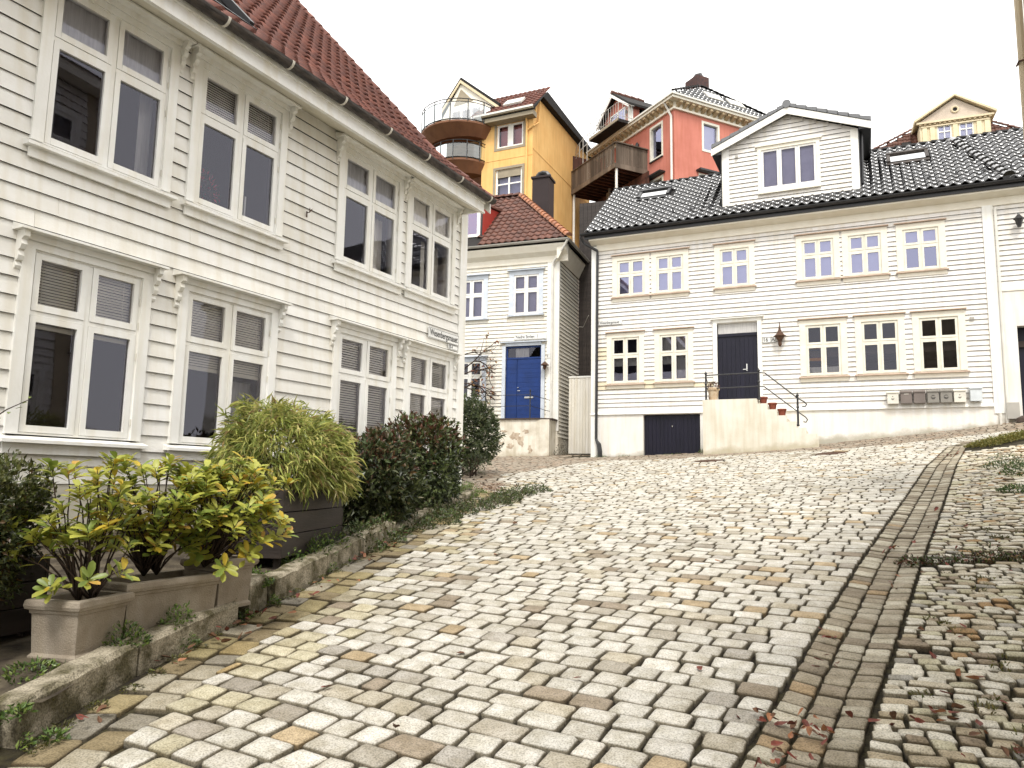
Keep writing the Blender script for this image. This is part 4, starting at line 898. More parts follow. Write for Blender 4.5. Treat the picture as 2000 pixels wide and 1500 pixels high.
for (px, pz, w_, h_) in ((1.35, 1.1, .22, .2), (1.55, .9, .14, .25), (1.2, .75, .2, .12), (1.75, 1.25, .16, .1), (1.9, .62, .1, .22), (1.35, .12, .3, .25), (1.62, .3, .12, .2), (.85, .85, .12, .08), (.95, 1.25, .2, .05)):
    n = 15; pts = [(px+w_*RG.uniform(.35, 1)*math.cos(q), pz+h_*RG.uniform(.35, 1)*math.sin(q)) for q in np.linspace(0, 2*math.pi, n, endpoint=False)]
    MB().prism(pts, -.006, -.001, 'y').obj('bare_patch', PATCH, ld)
rl = thing('landing_railing', 'thin black railing on the landing before the blue door', 'railing', FM.w(-2.4, -.74, 3.69), FM.rot)
for xx in (0.02, 1.65): m = MB(); m.tube([(xx, 0, 0), (xx, 0, .92)], .02, 6); m.lathe([(.02, .9), (.03, .94), (.005, 1.0)], 6, (xx, 0, 0)); m.obj('post', BLACK, rl)
for zz in (.8, .42): MB().tube([(.0, 0, zz), (1.65, 0, zz), (2.2, .5, zz-.15)], .010, 6).obj('rail', BLACK, rl)
MB().tube([(.02, 0, .8), (-.4, .1, .5)], .01, 6).obj('rail', BLACK, rl)
t = thing('added_shade_wall', 'added dark plank wall standing in for the shade deep in the gap between two houses', 'wall', FM.w(.06, 2.5, 2.3), FM.rot)  # dark planks added so the depth of the gap reads as shade
for k in range(14): MB().box(k*.16+.003, k*.16+.157, 0, .04, 0, 10).obj('plank', BOXW, t)
MB().box(0, 2.3, .041, .1, 0, 10).obj('backing', DARK, t)
# plank gate in the gap between the houses
gt = thing('plank_gate', 'tall white plank gate closing the dark gap between two houses', 'gate', FM.w(.30, .35, 2.55), FM.rot)
for k in range(9): MB().box(k*.1+.003, k*.1+.097, 0, .03, 0, 2.62).obj('plank', W_M, gt)
MB().box(-.02, .93, -.02, .05, 2.621, 2.68).obj('cap', W_T, gt); MB().box(0, .9, .031, .06, 1.9, 2.0).obj('ledger', W_M, gt)
t = thing('gate_step', 'dark brick step under the white plank gate', 'step', FM.w(.15, .0, 2.1), FM.rot); MB().box(0, 1.1, 0, .5, 0, .40).obj('tread', ROCK, t)
for k in range(8): MB().box(.01+k*.135, .135+k*.135, -.02, -.002, .22, .30).obj('brick', PATCH, t); MB().box(.01+k*.135, .135+k*.135, -.02, -.002, .31, .39).obj('brick', PATCH, t)
m = MB(); m.tube([(2.0, -.3, 0), (2.4, -.3, 0)], .03, 6)
m = MB(); m.tube([FM.w(.1, 2.3, 7.4), FM.w(.5, 1.5, 7.2), FM.w(1.0, .3, 7.35)], .012, 6); tag(m.obj('cable', GUTL), 'pale cable slung across the dark gap between the two houses', 'cable')

# ================================================================ YELLOW BLOCK WITH ROUND BALCONIES
YH = thing('apartment_building', 'yellow rendered building with round glass balconies and red tiled roof', 'building', FY.w(0, 0, 0), FY.rot)
ops = [(-2.0, -.52, 18.35, 19.6), (-2.03, -.55, 15.6, 17.2)]
wall_mb(MB(), -2.84, 0, 6, 20.15, ops, 0, .3).obj('wall', YEL, YH)
m = MB(); m.add([(0, .301, 6), (0, 8.6, 6), (0, .301, 20.5), (0, 8.6, 21.0), (0, 1.0, 21.0)], [(0, 1, 3, 4, 2)]); m.box(-2.84, -2.6, .301, 4, 6, 20.3); m.obj('side_wall', YEL, YH)
m = MB(); m.box(-2.58, -.02, .9, .95, 6, 20); m.obj('interior_wall', ROOM, YH)
for k, (a, b, c, d) in enumerate(ops):
    m = MB(); q = .13; m.box(a-q, a, -.02, -.001, c-q, d+q); m.box(b, b+q, -.02, -.001, c-q, d+q); m.box(a, b, -.02, -.001, d, d+q); m.box(a, b, -.02, -.001, c-q, c)
    wp = m.obj('window', YTR, YH); m = MB(); q = .10; mid = (a+b)/2
    m.box(a, a+q, .06, .14, c, d); m.box(b-q, b, .06, .14, c, d); m.box(a+q, b-q, .06, .14, d-q, d); m.box(a+q, b-q, .06, .14, c, c+q); 
    if k == 0: m.box(mid-.15, mid+.15, .06, .14, c+q, d-q)
    else: m.box(mid-.04, mid+.04, .06, .14, c+q, d-q); m.box(a+q, mid-.04, .07, .13, (c+d)/2, (c+d)/2+.07); m.box(mid+.04, b-q, .07, .13, (c+d)/2, (c+d)/2+.07)
    m.obj('frame', W_T, wp)
    mesh('pane', [(a+q, .11, c+q), (b-q, .11, c+q), (b-q, .11, d-q), (a+q, .11, d-q)], [(0, 1, 2, 3)], GLASS, wp)
    MB().box(a+q, b-q, .3, .31, c+(0 if k == 0 else 0), d).obj('curtain', mat('rose_curtain', (.42, .16, .15), rough=.9) if k == 0 else CURTG, wp)
    if k == 1: MB().box(a+q, b-q, .04, .055, d-.42, d-.02).obj('lintel_shade', YTR, wp)
m = MB(); m.box(-2.84, .0, -.015, -.001, 17.72, 17.76); m.box(.001, .015, 0, 8.6, 18.05, 18.09); m.obj('string_course', YEL, YH)
m = MB(); m.tube([(-.35, -.45, 20.0), (-.30, -.2, 19.7), (-.30, -.08, 19.4), (-.30, -.08, 13)], .05, 8); m.tube([(.1, .6, 20.9), (.1, .5, 19.6), (.05, -.05, 19.2), (-.30, -.08, 19.0)], .045, 8); m.obj('downpipe', YEL, YH)
fnY = bent(-.55, 19.98, [(6, 42)])
m = MB(); a = fnY(0, 0, 0); b = fnY(0, 2.35, 0); c = fnY(0, 3.6, 0)
m.prism([(a[1], a[2]), (b[1], b[2]), (8.9, 21.35), (8.9, 21.1), (.6, 21.0), (-.3, 20.05), (-.5, 19.8)], -2.84, .30, 'x'); yr = m.obj('roof', DARK, YH)
roof_tiles(yr, -3.3, .3, 3.2, .27, .33, .05, fnY, TILE_R, near=(0, 0), limit=110)
m = MB(); m.box(-3.0, .25, -.62, -.50, 19.86, 20.0); m.box(-3.0, .2, -.5, 0, 19.60, 19.86); m.obj('eave', YTR, YH)
MB().box(-3.05, .25, -.66, -.58, 19.92, 20.02).obj('gutter', PIPEW, YH)
m = MB(); rb(m, fnY, -1.7, -.7, .85, 1.6, .06, .16); m.obj('skylight', PIPEW, yr)
# recessed balcony bay to the left
m = MB(); m.box(-9, -2.85, 2.2, 2.5, 6, 20.6); m.obj('recess_wall', BRN, YH)
MB().box(-9, -2.85, .0, 2.19, 18.95, 19.15).obj('slab', TAN, YH)
def round_balcony(cx, r, z, rh, a0, a1, name_lab, top):
    m = MB(); n = 14; ang = [R(a0+(a1-a0)*i/n) for i in range(n+1)]; arc = [(cx+r*math.cos(q), .3-r*.92*math.sin(q)) for q in ang]
    low = [(cx+(r*.86)*math.cos(q), .3-r*.60*math.sin(q)) for q in ang]
    v = [(*p, z) for p in arc]+[(*p, z-.10) for p in arc]+[(*p, z-.62) for p in low]; k = n+1
    f = [(i, i+1, k+i+1, k+i) for i in range(n)]+[(k+i, k+i+1, 2*k+i+1, 2*k+i) for i in range(n)]+[tuple(range(k)), tuple(range(3*k-1, 2*k-1, -1))]
    m.add(v, f); b = m.obj('balcony', BRN, YH, label=name_lab)
    m = MB(); m.tube([(p[0], p[1], z+rh) for p in arc], .025, 6); m.tube([(p[0], p[1], z+rh-.16) for p in arc], .018, 6); m.tube([(p[0], p[1], z+.05) for p in arc], .03, 6)
    for i in range(0, n+1, 2): m.tube([(arc[i][0], arc[i][1], z-.05), (arc[i][0], arc[i][1], z+rh)], .028, 6)
    m.obj('railing', BLACK, b)
    for i in range(0, n, 2):
        p, q, s = arc[i], arc[i+1], arc[i+2]
        mesh('glass_panel', [(*p, z+.08), (*q, z+.08), (*s, z+.08), (*s, z+rh-.17), (*q, z+rh-.17), (*p, z+rh-.17)], [(0, 1, 4, 5), (1, 2, 3, 4)], GLASSB, b)
round_balcony(-4.35, 2.05, 19.60, 1.12, 0, 180, 'large round brown balcony with curved glass railing at the top', True)
round_balcony(-4.25, 1.62, 17.75, .95, 0, 180, 'smaller round balcony with glass railing under the top one', False)
# gable dormer over the balcony
gx, gz0, gz1 = -4.35, 20.45, 22.75
m = MB(); m.add([(-5.75, .32, 20.3), (-2.35, .32, 20.9), (gx, .32, 22.6), (-5.75, 5, 20.3), (-2.35, 5, 20.9), (gx, 5, 22.6)], [(0, 1, 2), (3, 5, 4), (0, 2, 5, 3), (1, 4, 5, 2)]); m.box(-5.75, -2.84, .7, 5, 19.5, 20.9); gd_ = m.obj('gable_dormer', W_C, YH)
for (xa, za) in ((-5.95, 20.55), (-2.05, 20.80)):
    m = MB(); m.prism([(xa, za), (gx, 22.72), (gx, 22.90), (xa-.05*(1 if xa < gx else -1), za+.16)], .25, 5, 'y'); m.obj('gable_roof', DARK, gd_)
    m = MB(); m.prism([(xa, za-.17), (gx, 22.55), (gx, 22.72), (xa, za)], .2, .26, 'y'); m.obj('bargeboard', CREAM, gd_)
m = MB(); m.box(-4.9, -3.0, .25, .315, 19.75, 21.2); m.obj('door', W_T, gd_)
for k in range(3): mesh('pane', [(-4.8+.6*k, .24, 19.9), (-4.3+.6*k, .24, 19.9), (-4.3+.6*k, .24, 21.0), (-4.8+.6*k, .24, 21.0)], [(0, 1, 2, 3)], GLASS, gd_)
MB().add([(-4.75, .30, 21.35), (-3.6, .30, 21.45), (gx, .30, 22.25)], [(0, 1, 2)]).obj('gable_panel', YTR, gd_)
m = MB(); m.box(-9.5, -6.5, .2, 3, 18.5, 19.6); m.obj('low_roof', TILE_R, YH)

# ================================================================ RED BUILDING
RB = thing('apartment_building', 'coral red rendered building with bracketed cornice, black roof and wooden deck', 'building', FD.w(0, 0, 0), FD.rot)
ops = [(-2.0, -.90, 18.15, 20.05), (-4.55, -3.55, 17.6, 19.85), (-2.1, -.9, 14.9, 17.15)]
wall_mb(MB(), -7.2, 0, 6, 20.3, ops, 0, .3).obj('wall', RED, RB)
opr = [(1.75, 2.92, 18.42, 20.05), (1.5, 2.8, 14.5, 17.2)]
sm = MB(); sxs = sorted([.301, 7.2]+[v for o in opr for v in o[:2]])
for a, b in zip(sxs, sxs[1:]):
    for p, q in subtract(6, 20.3, [(o[2], o[3]) for o in opr if o[0] < (a+b)/2 < o[1]]): sm.box(-.3, 0, a, b, p, q)
sm.obj('side_wall', RED, RB)
MB().box(-7.1, -.6, .8, .85, 6, 20).obj('interior_wall', ROOM, RB); MB().box(-.8, -.75, .86, 8.9, 6, 20).obj('interior_wall', ROOM, RB)
for k, (a, b, c, d) in enumerate(ops):
    m = MB(); q = .12; m.box(a, a+q, -.02, .22, c, d); m.box(b-q, b, -.02, .22, c, d); m.box(a+q, b-q, -.02, .22, d-q, d); m.box(a+q, b-q, -.02, .22, c, c+q); wp = m.obj('window', W_S, RB)
    mesh('pane', [(a+q, .14, c+q), (b-q, .14, c+q), (b-q, .14, d-q), (a+q, .14, d-q)], [(0, 1, 2, 3)], GLASSR if k == 0 else GLASS, wp)
    if k == 2: m = MB(); m.box(a-.15, b+.15, -.35, -.001, d+.05, d+.14); m.obj('canopy', BLACK, wp)
    if k == 0: m = MB(); m.box(a, b, -.08, -.021, c-.05, c); m.obj('sill', BLACK, wp)
for k, (a, b, c, d) in enumerate(opr):
    m = MB(); q = .12; m.box(-.2, .02, a, a+q, c, d); m.box(-.2, .02, b-q, b, c, d); m.box(-.2, .02, a+q, b-q, d-q, d); m.box(-.2, .02, a+q, b-q, c, c+q); wp = m.obj('window', W_S, RB)
    mesh('pane', [(-.1, a+q, c+q), (-.1, b-q, c+q), (-.1, b-q, d-q), (-.1, a+q, d-q)], [(0, 1, 2, 3)], GLASSR, wp)
    MB().box(-.3, -.29, a+q, b-q, c, d).obj('curtain', CURT, wp)
    if k == 1: MB().box(.001, .35, a-.15, b+.15, d+.05, d+.14).obj('canopy', BLACK, wp)
m = MB()
m.box(-7.5, .42, -.42, -.001, 20.62, 20.74); m.box(.001, .42, 0, 7.3, 20.62, 20.74); m.box(-7.4, .12, -.12, -.001, 20.22, 20.32); m.box(.001, .12, 0, 7.3, 20.22, 20.32)
m.box(-7.4, .05, -.05, -.001, 20.32, 20.62); m.box(.001, .05, .0, 7.3, 20.32, 20.62); m.obj('cornice', W_C, RB)
for k in range(19): x = -7.2+k*.39; m = MB(); m.prism([(-.36, 20.62), (-.36, 20.50), (-.051, 20.36), (-.051, 20.62)], x, x+.17, 'x'); m.obj('modillion', TAN, RB)
for k in range(18): y = .1+k*.39; m = MB(); m.prism([(.36, 20.62), (.36, 20.50), (.051, 20.36), (.051, 20.62)], y, y+.17, 'y'); m.obj('modillion', TAN, RB)
m = MB(); m.prism([(-.50, 20.75), (-.50, 20.84), (-.36, 20.84), (-.36, 20.75)], -7.5, .5, 'x'); m.box(.36, .5, -.35, 7.4, 20.75, 20.84); m.obj('gutter', PIPEW, RB)
m = MB(); m.tube([(-.35, -.4, 20.75), (-.3, -.15, 20.3), (-.12, -.1, 19.9), (-.12, -.1, 15)], .06, 8); m.obj('downpipe', PIPEW, RB)
# hip roof
m = MB(); m.add([(-7.4, -.4, 20.84), (.42, -.4, 20.84), (.42, 7.4, 20.84), (-7.4, 7.4, 20.84), (-1.0, 2.6, 22.55), (-6.5, 2.6, 22.55)], [(0, 1, 4, 5), (1, 2, 4), (2, 3, 5, 4), (3, 0, 5)])
rbr = m.obj('roof', MATTE, RB)
def fnE(x, u, h): return (.42-u*.638+h*.77, x, 20.84+u*.77+h*.638)      # tiles on the side slope: x runs along y
def skE(x, u): return u > min((x+.3)/2.9, (7.3-x)/4.7)*2.25 or (u > .65 and u < 1.3 and (2.2 < x < 3.2 or 3.7 < x < 4.7))
roof_tiles(rbr, -.4, 7.4, 2.25, .27, .34, .05, fnE, TILE_B, skip=skE, near=(2, 0), limit=60)
cap_row(rbr, [(.44, -.42, 20.9), (-1.0, 2.6, 22.62)], .08, .33, MATTE, 'hip_tile'); cap_row(rbr, [(.44, 7.4, 20.9), (-1.0, 2.6, 22.62)], .08, .33, MATTE, 'hip_tile')
for q in (2.2, 3.7): m = MB(); rb(m, fnE, q, q+1, .65, 1.3, .05, .12); m.obj('skylight', PIPEW, rbr)
m = MB(); m.box(-2.15, -1.15, 2.5, 3.3, 21.8, 23.35); chb = m.obj('chimney', mat('brown_brick_chimney', (.085, .04, .033), (.05, .03, .03), scale=9, rough=.8), RB)
MB().tube([(-1.98, 2.9, 23.35), (-1.92, 2.9, 23.52), (-1.65, 2.9, 23.62), (-1.38, 2.9, 23.52), (-1.32, 2.9, 23.35)], .13, 8).obj('chimney_hood', BLACK, chb)
# dormer with roof balcony
dm = MB(); X0, X1, XM = -6.35, -3.75, -5.05
dm.prism([(X0, 20.8), (X1, 20.8), (X1, 22.25), (XM, 23.25), (X0, 22.15)], .0, .25, 'y'); dm.box(X1-.12, X1, .251, 4, 20.8, 22.2); dm.box(X0, X0+.12, .251, 4, 20.8, 22.2)
rd = dm.obj('dormer', RED, RB, label='red gabled dormer with white glazed door')
for (xa, za) in ((X0-.3, 21.95), (X1+.3, 22.02)):
    MB().prism([(xa, za), (XM, 23.3), (XM, 23.42), (xa, za+.13)], -.35, 4, 'y').obj('dormer_roof', DARK, rd); MB().prism([(xa, za-.16), (XM, 23.12), (XM, 23.3), (xa, za)], -.38, -.33, 'y').obj('bargeboard', W_T, rd)
for k in range(5): MB().tube([(XM, -.38+.45*k, 23.44), (XM, .05+.45*k, 23.42)], [.12, .10], 8).obj('ridge_tile', TILE_M, rd)
m = MB(); m.box(X1-.15, X1+.02, -.06, -.001, 20.8, 22.1); m.box(-5.65, -4.15, -.05, -.001, 22.2, 22.28); m.box(-5.65, -5.57, -.05, -.001, 20.85, 22.2); m.box(-4.23, -4.15, -.05, -.001, 20.85, 22.2); m.box(-4.95, -4.85, -.05, -.001, 20.85, 22.2); m.box(X1+.021, X1+.05, 0, .15, 20.8, 22.1); m.obj('trim', W_T, rd)
for a, b in ((-5.57, -4.95), (-4.85, -4.23)): mesh('pane', [(a, -.03, 20.9), (b, -.03, 20.9), (b, -.03, 22.2), (a, -.03, 22.2)], [(0, 1, 2, 3)], GLASSR, rd); MB().box(a, b, -.015, -.012, 20.9, 22.2).obj('curtain', CURT, rd)
MB().box(X1+.001, X1+.01, .6, 1.8, 21.6, 22.1).obj('side_pane', GLASS, rd)
for xx in (-3.98, -6.1): m = MB(); m.lathe([(.03, 0), (.06, .04), (.06, .16), (.02, .22)], 8, (xx, -.1, 21.75)); m.obj('lamp', BLACK, rd)
bl = MB().box(-6.1, -3.25, -1.15, .0, 20.34 if False else 20.76, 20.93).obj('roof_balcony', DARK, RB)
MB().box(-6.12, -3.23, -1.18, -1.151, 20.80, 20.95).obj('fascia', YTR, bl)
m = MB(); pts = [(-6.1, -.1), (-6.1, -1.14), (-3.25, -1.14), (-3.25, -.1)]
for z in (21.85, 21.1): m.tube([(*p, z) for p in pts], .018, 6)
for k in range(13): x = -6.1+k*2.85/12; m.tube([(x, -1.14, 20.93), (x, -1.14, 21.85)], .011 if k % 4 else .02, 5)
for k in range(4): m.tube([(-3.25, -1.14+k*.28, 20.93), (-3.25, -1.14+k*.28, 21.85)], .011, 5); m.tube([(-6.1, -1.14+k*.28, 20.93), (-6.1, -1.14+k*.28, 21.85)], .011, 5)
m.obj('railing', GUTL, bl)
# steel spiral stair at the left end
m = MB()
for dx in (0, .35, .75): m.tube([(-6.75+dx*.6, -1.4+dx*.3, 17.8), (-6.75+dx*.6, -1.4+dx*.3, 21.6 if dx else 20.9)], .03, 6)
sp = [(-6.6+.42*math.cos(q), -1.25+.42*math.sin(q), 18+q*.42) for q in np.linspace(0, 7.4, 34)]; m.tube(sp, .018, 5); m.tube([(p[0], p[1], p[2]+.5) for p in sp], .015, 5)
tt = m.obj('spiral_stair', GUTL, RB)
# wooden deck on posts
dk = thing('wooden_deck', 'weathered wooden balcony deck with slatted rail before the red building', 'deck', FD.w(0, 0, 0), FD.rot)
DX0, DX1, DYF, DZ = -6.75, -2.25, -2.0, 17.95
def deckz(x): return DZ
m = MB(); m.box(DX0, DX1, DYF, -.0, 17.72, 17.78); m.obj('soffit', WOODB, dk)
for k in range(12): MB().box(DX0+.02+k*.372, DX0+.10+k*.372, DYF+.02, -.02, 17.58, 17.719).obj('joist', WOODB, dk)
m = MB(); m.box(DX0-.02, DX1+.02, DYF-.05, DYF-.001, 17.60, 17.85); m.box(DX1+.001, DX1+.05, DYF, -.0, 17.60, 17.85); m.obj('rim_board', WOODD, dk)
for k in range(34): x = DX0+.03+k*.131; MB().box(x, x+RG.uniform(.05, .09), DYF-.03, DYF, 17.86, 18.92+RG.uniform(-.03, .03)).obj('baluster', WOODD, dk)
for k in range(17): y = DYF+.03+k*.118; MB().box(DX1, DX1+.03, y, y+.105, 17.86, 18.92+RG.uniform(-.02, .02)).obj('rail_board', WOODD, dk)
m = MB(); m.box(DX0, DX1+.06, DYF-.06, DYF+.04, 18.93, 18.98); m.box(DX1-.05, DX1+.12, DYF+.041, -.0, 18.93, 18.99); m.obj('handrail', WOODD, dk)
for (px, py) in ((DX0+.25, DYF+.1), (DX1-.08, DYF+.12)): MB().tube([(px, py, 12), (px, py, 17.72)], .07, 8).obj('post', PIPEW, dk)
MB().box(DX0+.0, DX0+.05, -1.9, .0, 18.0, 20.0).obj('trellis', WOODB, dk)
for k in range(22): MB().box(DX0-1.5+k*.30, DX0-1.22+k*.30, -.35, -.3, 3, 17.55).obj('plank', WOODB, dk)
m = MB(); m.box(DX0+1.55, DX0+1.75, -.6, -.4, 12, 17.5); m.box(DX0+2.2, DX0+2.28, -.9, -.8, 12, 17.5); m.obj('post', WOODD, dk)
t = thing('wall_lantern', 'small dark lantern on the red wall above the wooden deck', 'lantern', FD.w(-3.0, -.1, 19.3), FD.rot); m = MB(); m.lathe([(.04, 0), (.09, .05), (.09, .28), (.03, .38)], 6); m.obj('lamp_body', BLACK, t)
for k, (x, r_) in enumerate(((-6.2, .16), (-5.2, .12), (-3.0, .14))):
    t = thing('flower_pot', ('round pale pot at the left end of the wooden deck', 'small pot on the wooden deck behind the slats', 'white pot near the corner of the wooden deck')[k], 'pot', FD.w(x, DYF+.25, 17.79), 0); m = MB(); m.lathe([(r_*.6, 0), (r_, r_), (r_*1.05, r_*1.7), (r_*.8, r_*1.8)], 10); m.obj('pot', POTW, t)
MB().box(-3.35, -2.75, DYF+.1, DYF+.14, 17.8, 18.75).obj('panel', W_T, dk)

# ================================================================ CREAM VILLA
CV = thing('villa', 'cream villa with pediment gable and brown tiled roof behind the black roofs', 'villa', FC.w(0, 0, 0), FC.rot)
m = wall_mb(MB(), -1.80, 1.80, 20.5, 22.98, [(-.90, -.18, 21.7, 22.78), (.22, .94, 21.7, 22.74)], 0, .25); m.box(-1.8, -1.6, .251, 6, 20.5, 22.98); m.box(1.6, 1.8, .251, 6, 20.5, 22.98); m.box(-5.2, 6, .6, 8, 16, 21.45); m.obj('wall', CREAM, CV)
m = MB(); m.prism([(-1.9, 23.06), (1.9, 23.06), (.05, 24.30)], -.02, .3, 'y'); m.obj('pediment', mat('pinkish_pediment', (.56, .47, .38), rough=.8), CV)
m = MB(); m.box(-1.98, 1.98, -.16, -.021, 22.95, 23.06); m.prism([(-2.08, 23.07), (.05, 24.40), (.05, 24.52), (-2.12, 23.2)], -.25, 6, 'y'); m.prism([(2.1, 23.07), (.05, 24.40), (.05, 24.52), (2.14, 23.2)], -.25, 6, 'y'); m.obj('cornice', CREAM, CV)
for k in range(15): MB().box(-1.85+k*.255, -1.72+k*.255, -.12, -.021, 22.86, 22.949).obj('dentil', TAN, CV)
for x in (-1.68, -1.28, .0-.10, 1.10, 1.50): MB().box(x, x+.24, -.06, -.001, 21.3, 22.72).obj('pilaster', mat('pale_yellow_pilaster', (.74, .66, .44), rough=.8) if x == -1.68 else bpy.data.materials['pale_yellow_pilaster'], CV)
MB().box(-1.75, 1.75, -.08, -.001, 22.73, 22.80).obj('frieze', CREAM, CV)
for a in (-.90, .22):
    m = MB(); b = a+.72; c, d = 21.7, 22.76; m.box(a, a+.06, .02, .1, c, d); m.box(b-.06, b, .02, .1, c, d); m.box(a+.06, b-.06, .02, .1, d-.06, d); m.box(a+.33, a+.39, .02, .1, c, d-.06); m.box(a+.06, a+.33, .03, .1, 22.35, 22.42); m.box(a+.39, b-.06, .03, .1, 22.35, 22.42); wp = m.obj('window', W_T, CV); mesh('pane', [(a, .08, c), (b, .08, c), (b, .08, d), (a, .08, d)], [(0, 1, 2, 3)], GLASSR, wp); MB().box(a, b, .15, .16, c, d).obj('curtain', CURT, wp)
m = MB(); ring = [(.05+.17*math.cos(q), -.04, 23.62+.17*math.sin(q)) for q in np.linspace(0, 2*math.pi, 17)]; m.tube(ring, .055, 6, cap=False); m.obj('round_window', CREAM, CV); MB().tube([(.05, -.03, 23.62), (.05, -.022, 23.62)], .12, 12).obj('vent', DARK, CV)
fnC = bent(.55, 21.5, [(6, 59)])
m = MB(); m.add([(-5.3, .55, 21.48), (4.5, .55, 21.48), (1.3, 1.9, 23.75), (-1.4, 1.9, 23.75), (-5.3, 9, 21.4), (4.5, 9, 21.4)], [(0, 1, 2, 3), (0, 3, 4), (1, 5, 2), (3, 2, 5, 4)]); crf = m.obj('roof', DARK, CV)
roof_tiles(crf, -5.3, 4.5, 2.65, .3, .33, .05, fnC, TILE_M, skip=lambda x, u: x < -5.2+u*1.47 or (abs(x) < 1.75 and u < 1.8) or x > 4.35-u*1.2, near=(-3, 0), limit=0)
cap_row(crf, [(-5.35, .5, 21.55), (-1.4, 1.9, 23.82)], .1, .35, TILE_M, 'hip_tile')
cap_row(crf, [(4.5, .5, 21.55), (1.3, 1.9, 23.82)], .1, .35, TILE_M, 'hip_tile')
m = MB(); rb(m, fnC, -2.7, -2.2, .5, 1.0, .06, .14); m.obj('roof_hatch', DARK, crf)
m = MB(); m.box(-5.3, 7, .1, .599, 21.40, 21.55); m.box(-5.3, 7, .3, .599, 21.15, 21.399); m.obj('eave_cornice', TAN, CV)
m = MB(); m.box(1.5, 1.95, 1.5, 2.0, 23.0, 24.0); m.box(1.25, 2.15, 1.4, 2.1, 24.0, 24.12); m.add([(1.2, 1.5, 24.1), (2.2, 1.5, 24.1), (1.7, 1.5, 24.45), (1.2, 2.0, 24.1), (2.2, 2.0, 24.1), (1.7, 2.0, 24.45)], [(0, 1, 2), (3, 5, 4), (0, 2, 5, 3), (1, 4, 5, 2)]); m.obj('chimney', BLACK, CV)

# ================================================================ HOUSE ACROSS THE STREET (its corner shows at the right edge, the rest in the panes)
OH = thing('corner_house', 'tan corner of a tall building with downpipe at the upper right edge', 'house', FO.w(0, 0, 0), FO.rot)
ops = []
XO0, XO1 = -9.42, 9
XT = -7.2
for z0_, z1_ in ((2.0, 3.7), (4.9, 6.6), (7.4, 9.0)):
    for x in (-9.0, -6.4, -3.9, -1.2, 1.4, 4.0):
        if (z0_ < 3 and x in (-3.9,)) or (z0_ > 6 and x > -7.5): continue
        wp, op, pn = window(OH, x, x+1.25, z0_, z1_, cw=.12, tr=.62); ops.append((x+.03, x+1.22, z0_-.04, z1_))
ops = [o for o in ops if o[3] < 7 or o[1] < XT]
house_body(OH, XO0, XT, 5.0, -.8, 10.0, ops, W_R, wallmat_side=TANW)
low = [o for o in ops if o[0] > XT]
wall_mb(MB(), XT+.002, XO1, -1.5, 6.6, low).obj('wall', W_R, OH)
m = MB(); m.box(XO1-.2, XO1, .221, 5, -1.5, 6.6); m.box(XT+.002, XO1-.201, 4.8, 5, -1.5, 6.6); m.box(XT+.01, XO1-.21, 1.6, 1.65, -1.5, 6.6); m.obj('interior_wall', ROOM, OH)
clapboards(OH, XO0+.25, XT, .9, 9.6, .17, ops, W_R)
clapboards(OH, XT, XO1, .3, 6.4, .17, low, W_R)
MB().box(XT+.002, XO1, -.45, 0, 6.4, 6.6).obj('eave', W_C, OH)
MB().prism([(-.5, 6.6), (2.6, 8.7), (5.6, 6.6)], XT+.002, XO1, 'x').obj('roof', TILE_M, OH)
m = MB(); m.box(XO0-.03, XO0+.25, -.05, -.001, -.5, 9.7); m.box(XO0-.03, XO0-.001, 0, .3, -.5, 9.7); m.obj('corner_board', TANW, OH)
m = MB(); m.box(XO0-.3, XT, -.45, 0, 9.62, 9.85); m.obj('eave', W_C, OH)
MB().prism([(-.5, 9.85), (2.5, 11.4), (5.5, 9.85)], XO0-.3, XT, 'x').obj('roof', TILE_M, OH)
m = MB(); m.tube([(XO0-.06, -.09, 9.7), (XO0-.06, -.09, -.3)], .04, 8); m.obj('downpipe', TANW, OH)
for zq in np.arange(2, 9.6, 1.05): MB().tube([(XO0-.10, -.14, zq), (XO0-.0, -.13, zq), (XO0+.02, -.05, zq)], .012, 6).obj('pipe_clip', RUST, OH)

# ================================================================ PLANTERS AND PLANTS
def bz(x, y): return float(gz(x, y))+.115
def cast_planter(label, x, y, az, wd, ln, h, group=None):
    """x,y = corner nearest the street and the camera; ln runs along az, wd to the left of it"""
    t = thing('planter', label, 'planter', (x, y, bz(x, y)-.005), math.pi/2-R(az), group)        # local x along az, local y to the left
    m = MB(); n = 4
    def ring(i, z): return [(i, i, z), (ln-i, i, z), (ln-i, wd-i, z), (i, wd-i, z)]
    rings = [ring(.0, 0), ring(.0, .02), ring(.012, .035), ring(.012-.01, h-.075), ring(-.006, h-.07), ring(-.008, h-.055), ring(-.022, h-.048), ring(-.028, h-.03), ring(-.024, h-.006), ring(-.018, h), ring(.028, h), ring(.032, h-.06)]
    v = [p for r in rings for p in r]; f = [(k*4+i, k*4+(i+1) % 4, (k+1)*4+(i+1) % 4, (k+1)*4+i) for k in range(len(rings)-1) for i in range(4)]+[(3, 2, 1, 0)]
    m.add(v, f); m.obj('pot', CONC, t)
    nx = 9; v = []; f = []
    for j in range(nx):
        for i in range(nx): v.append((.03+(ln-.06)*i/(nx-1), .03+(wd-.06)*j/(nx-1), h-.05+RG.uniform(-.008, .012)))
    for j in range(nx-1):
        for i in range(nx-1): f.append((j*nx+i, j*nx+i+1, (j+1)*nx+i+1, (j+1)*nx+i))
    MB().add(v, f).obj('soil', SOIL, t); return t
cast_planter('small square taupe cast planter nearest the camera on the left', -2.23, 4.07, 12, .29, .36, .31)
cast_planter('long taupe cast trough planter between two small square ones', -2.17, 4.45, 26, .32, .66, .31)
cast_planter('small taupe cast planter behind the right end of the long trough', -1.875, 5.05, 24, .30, .30, .32)
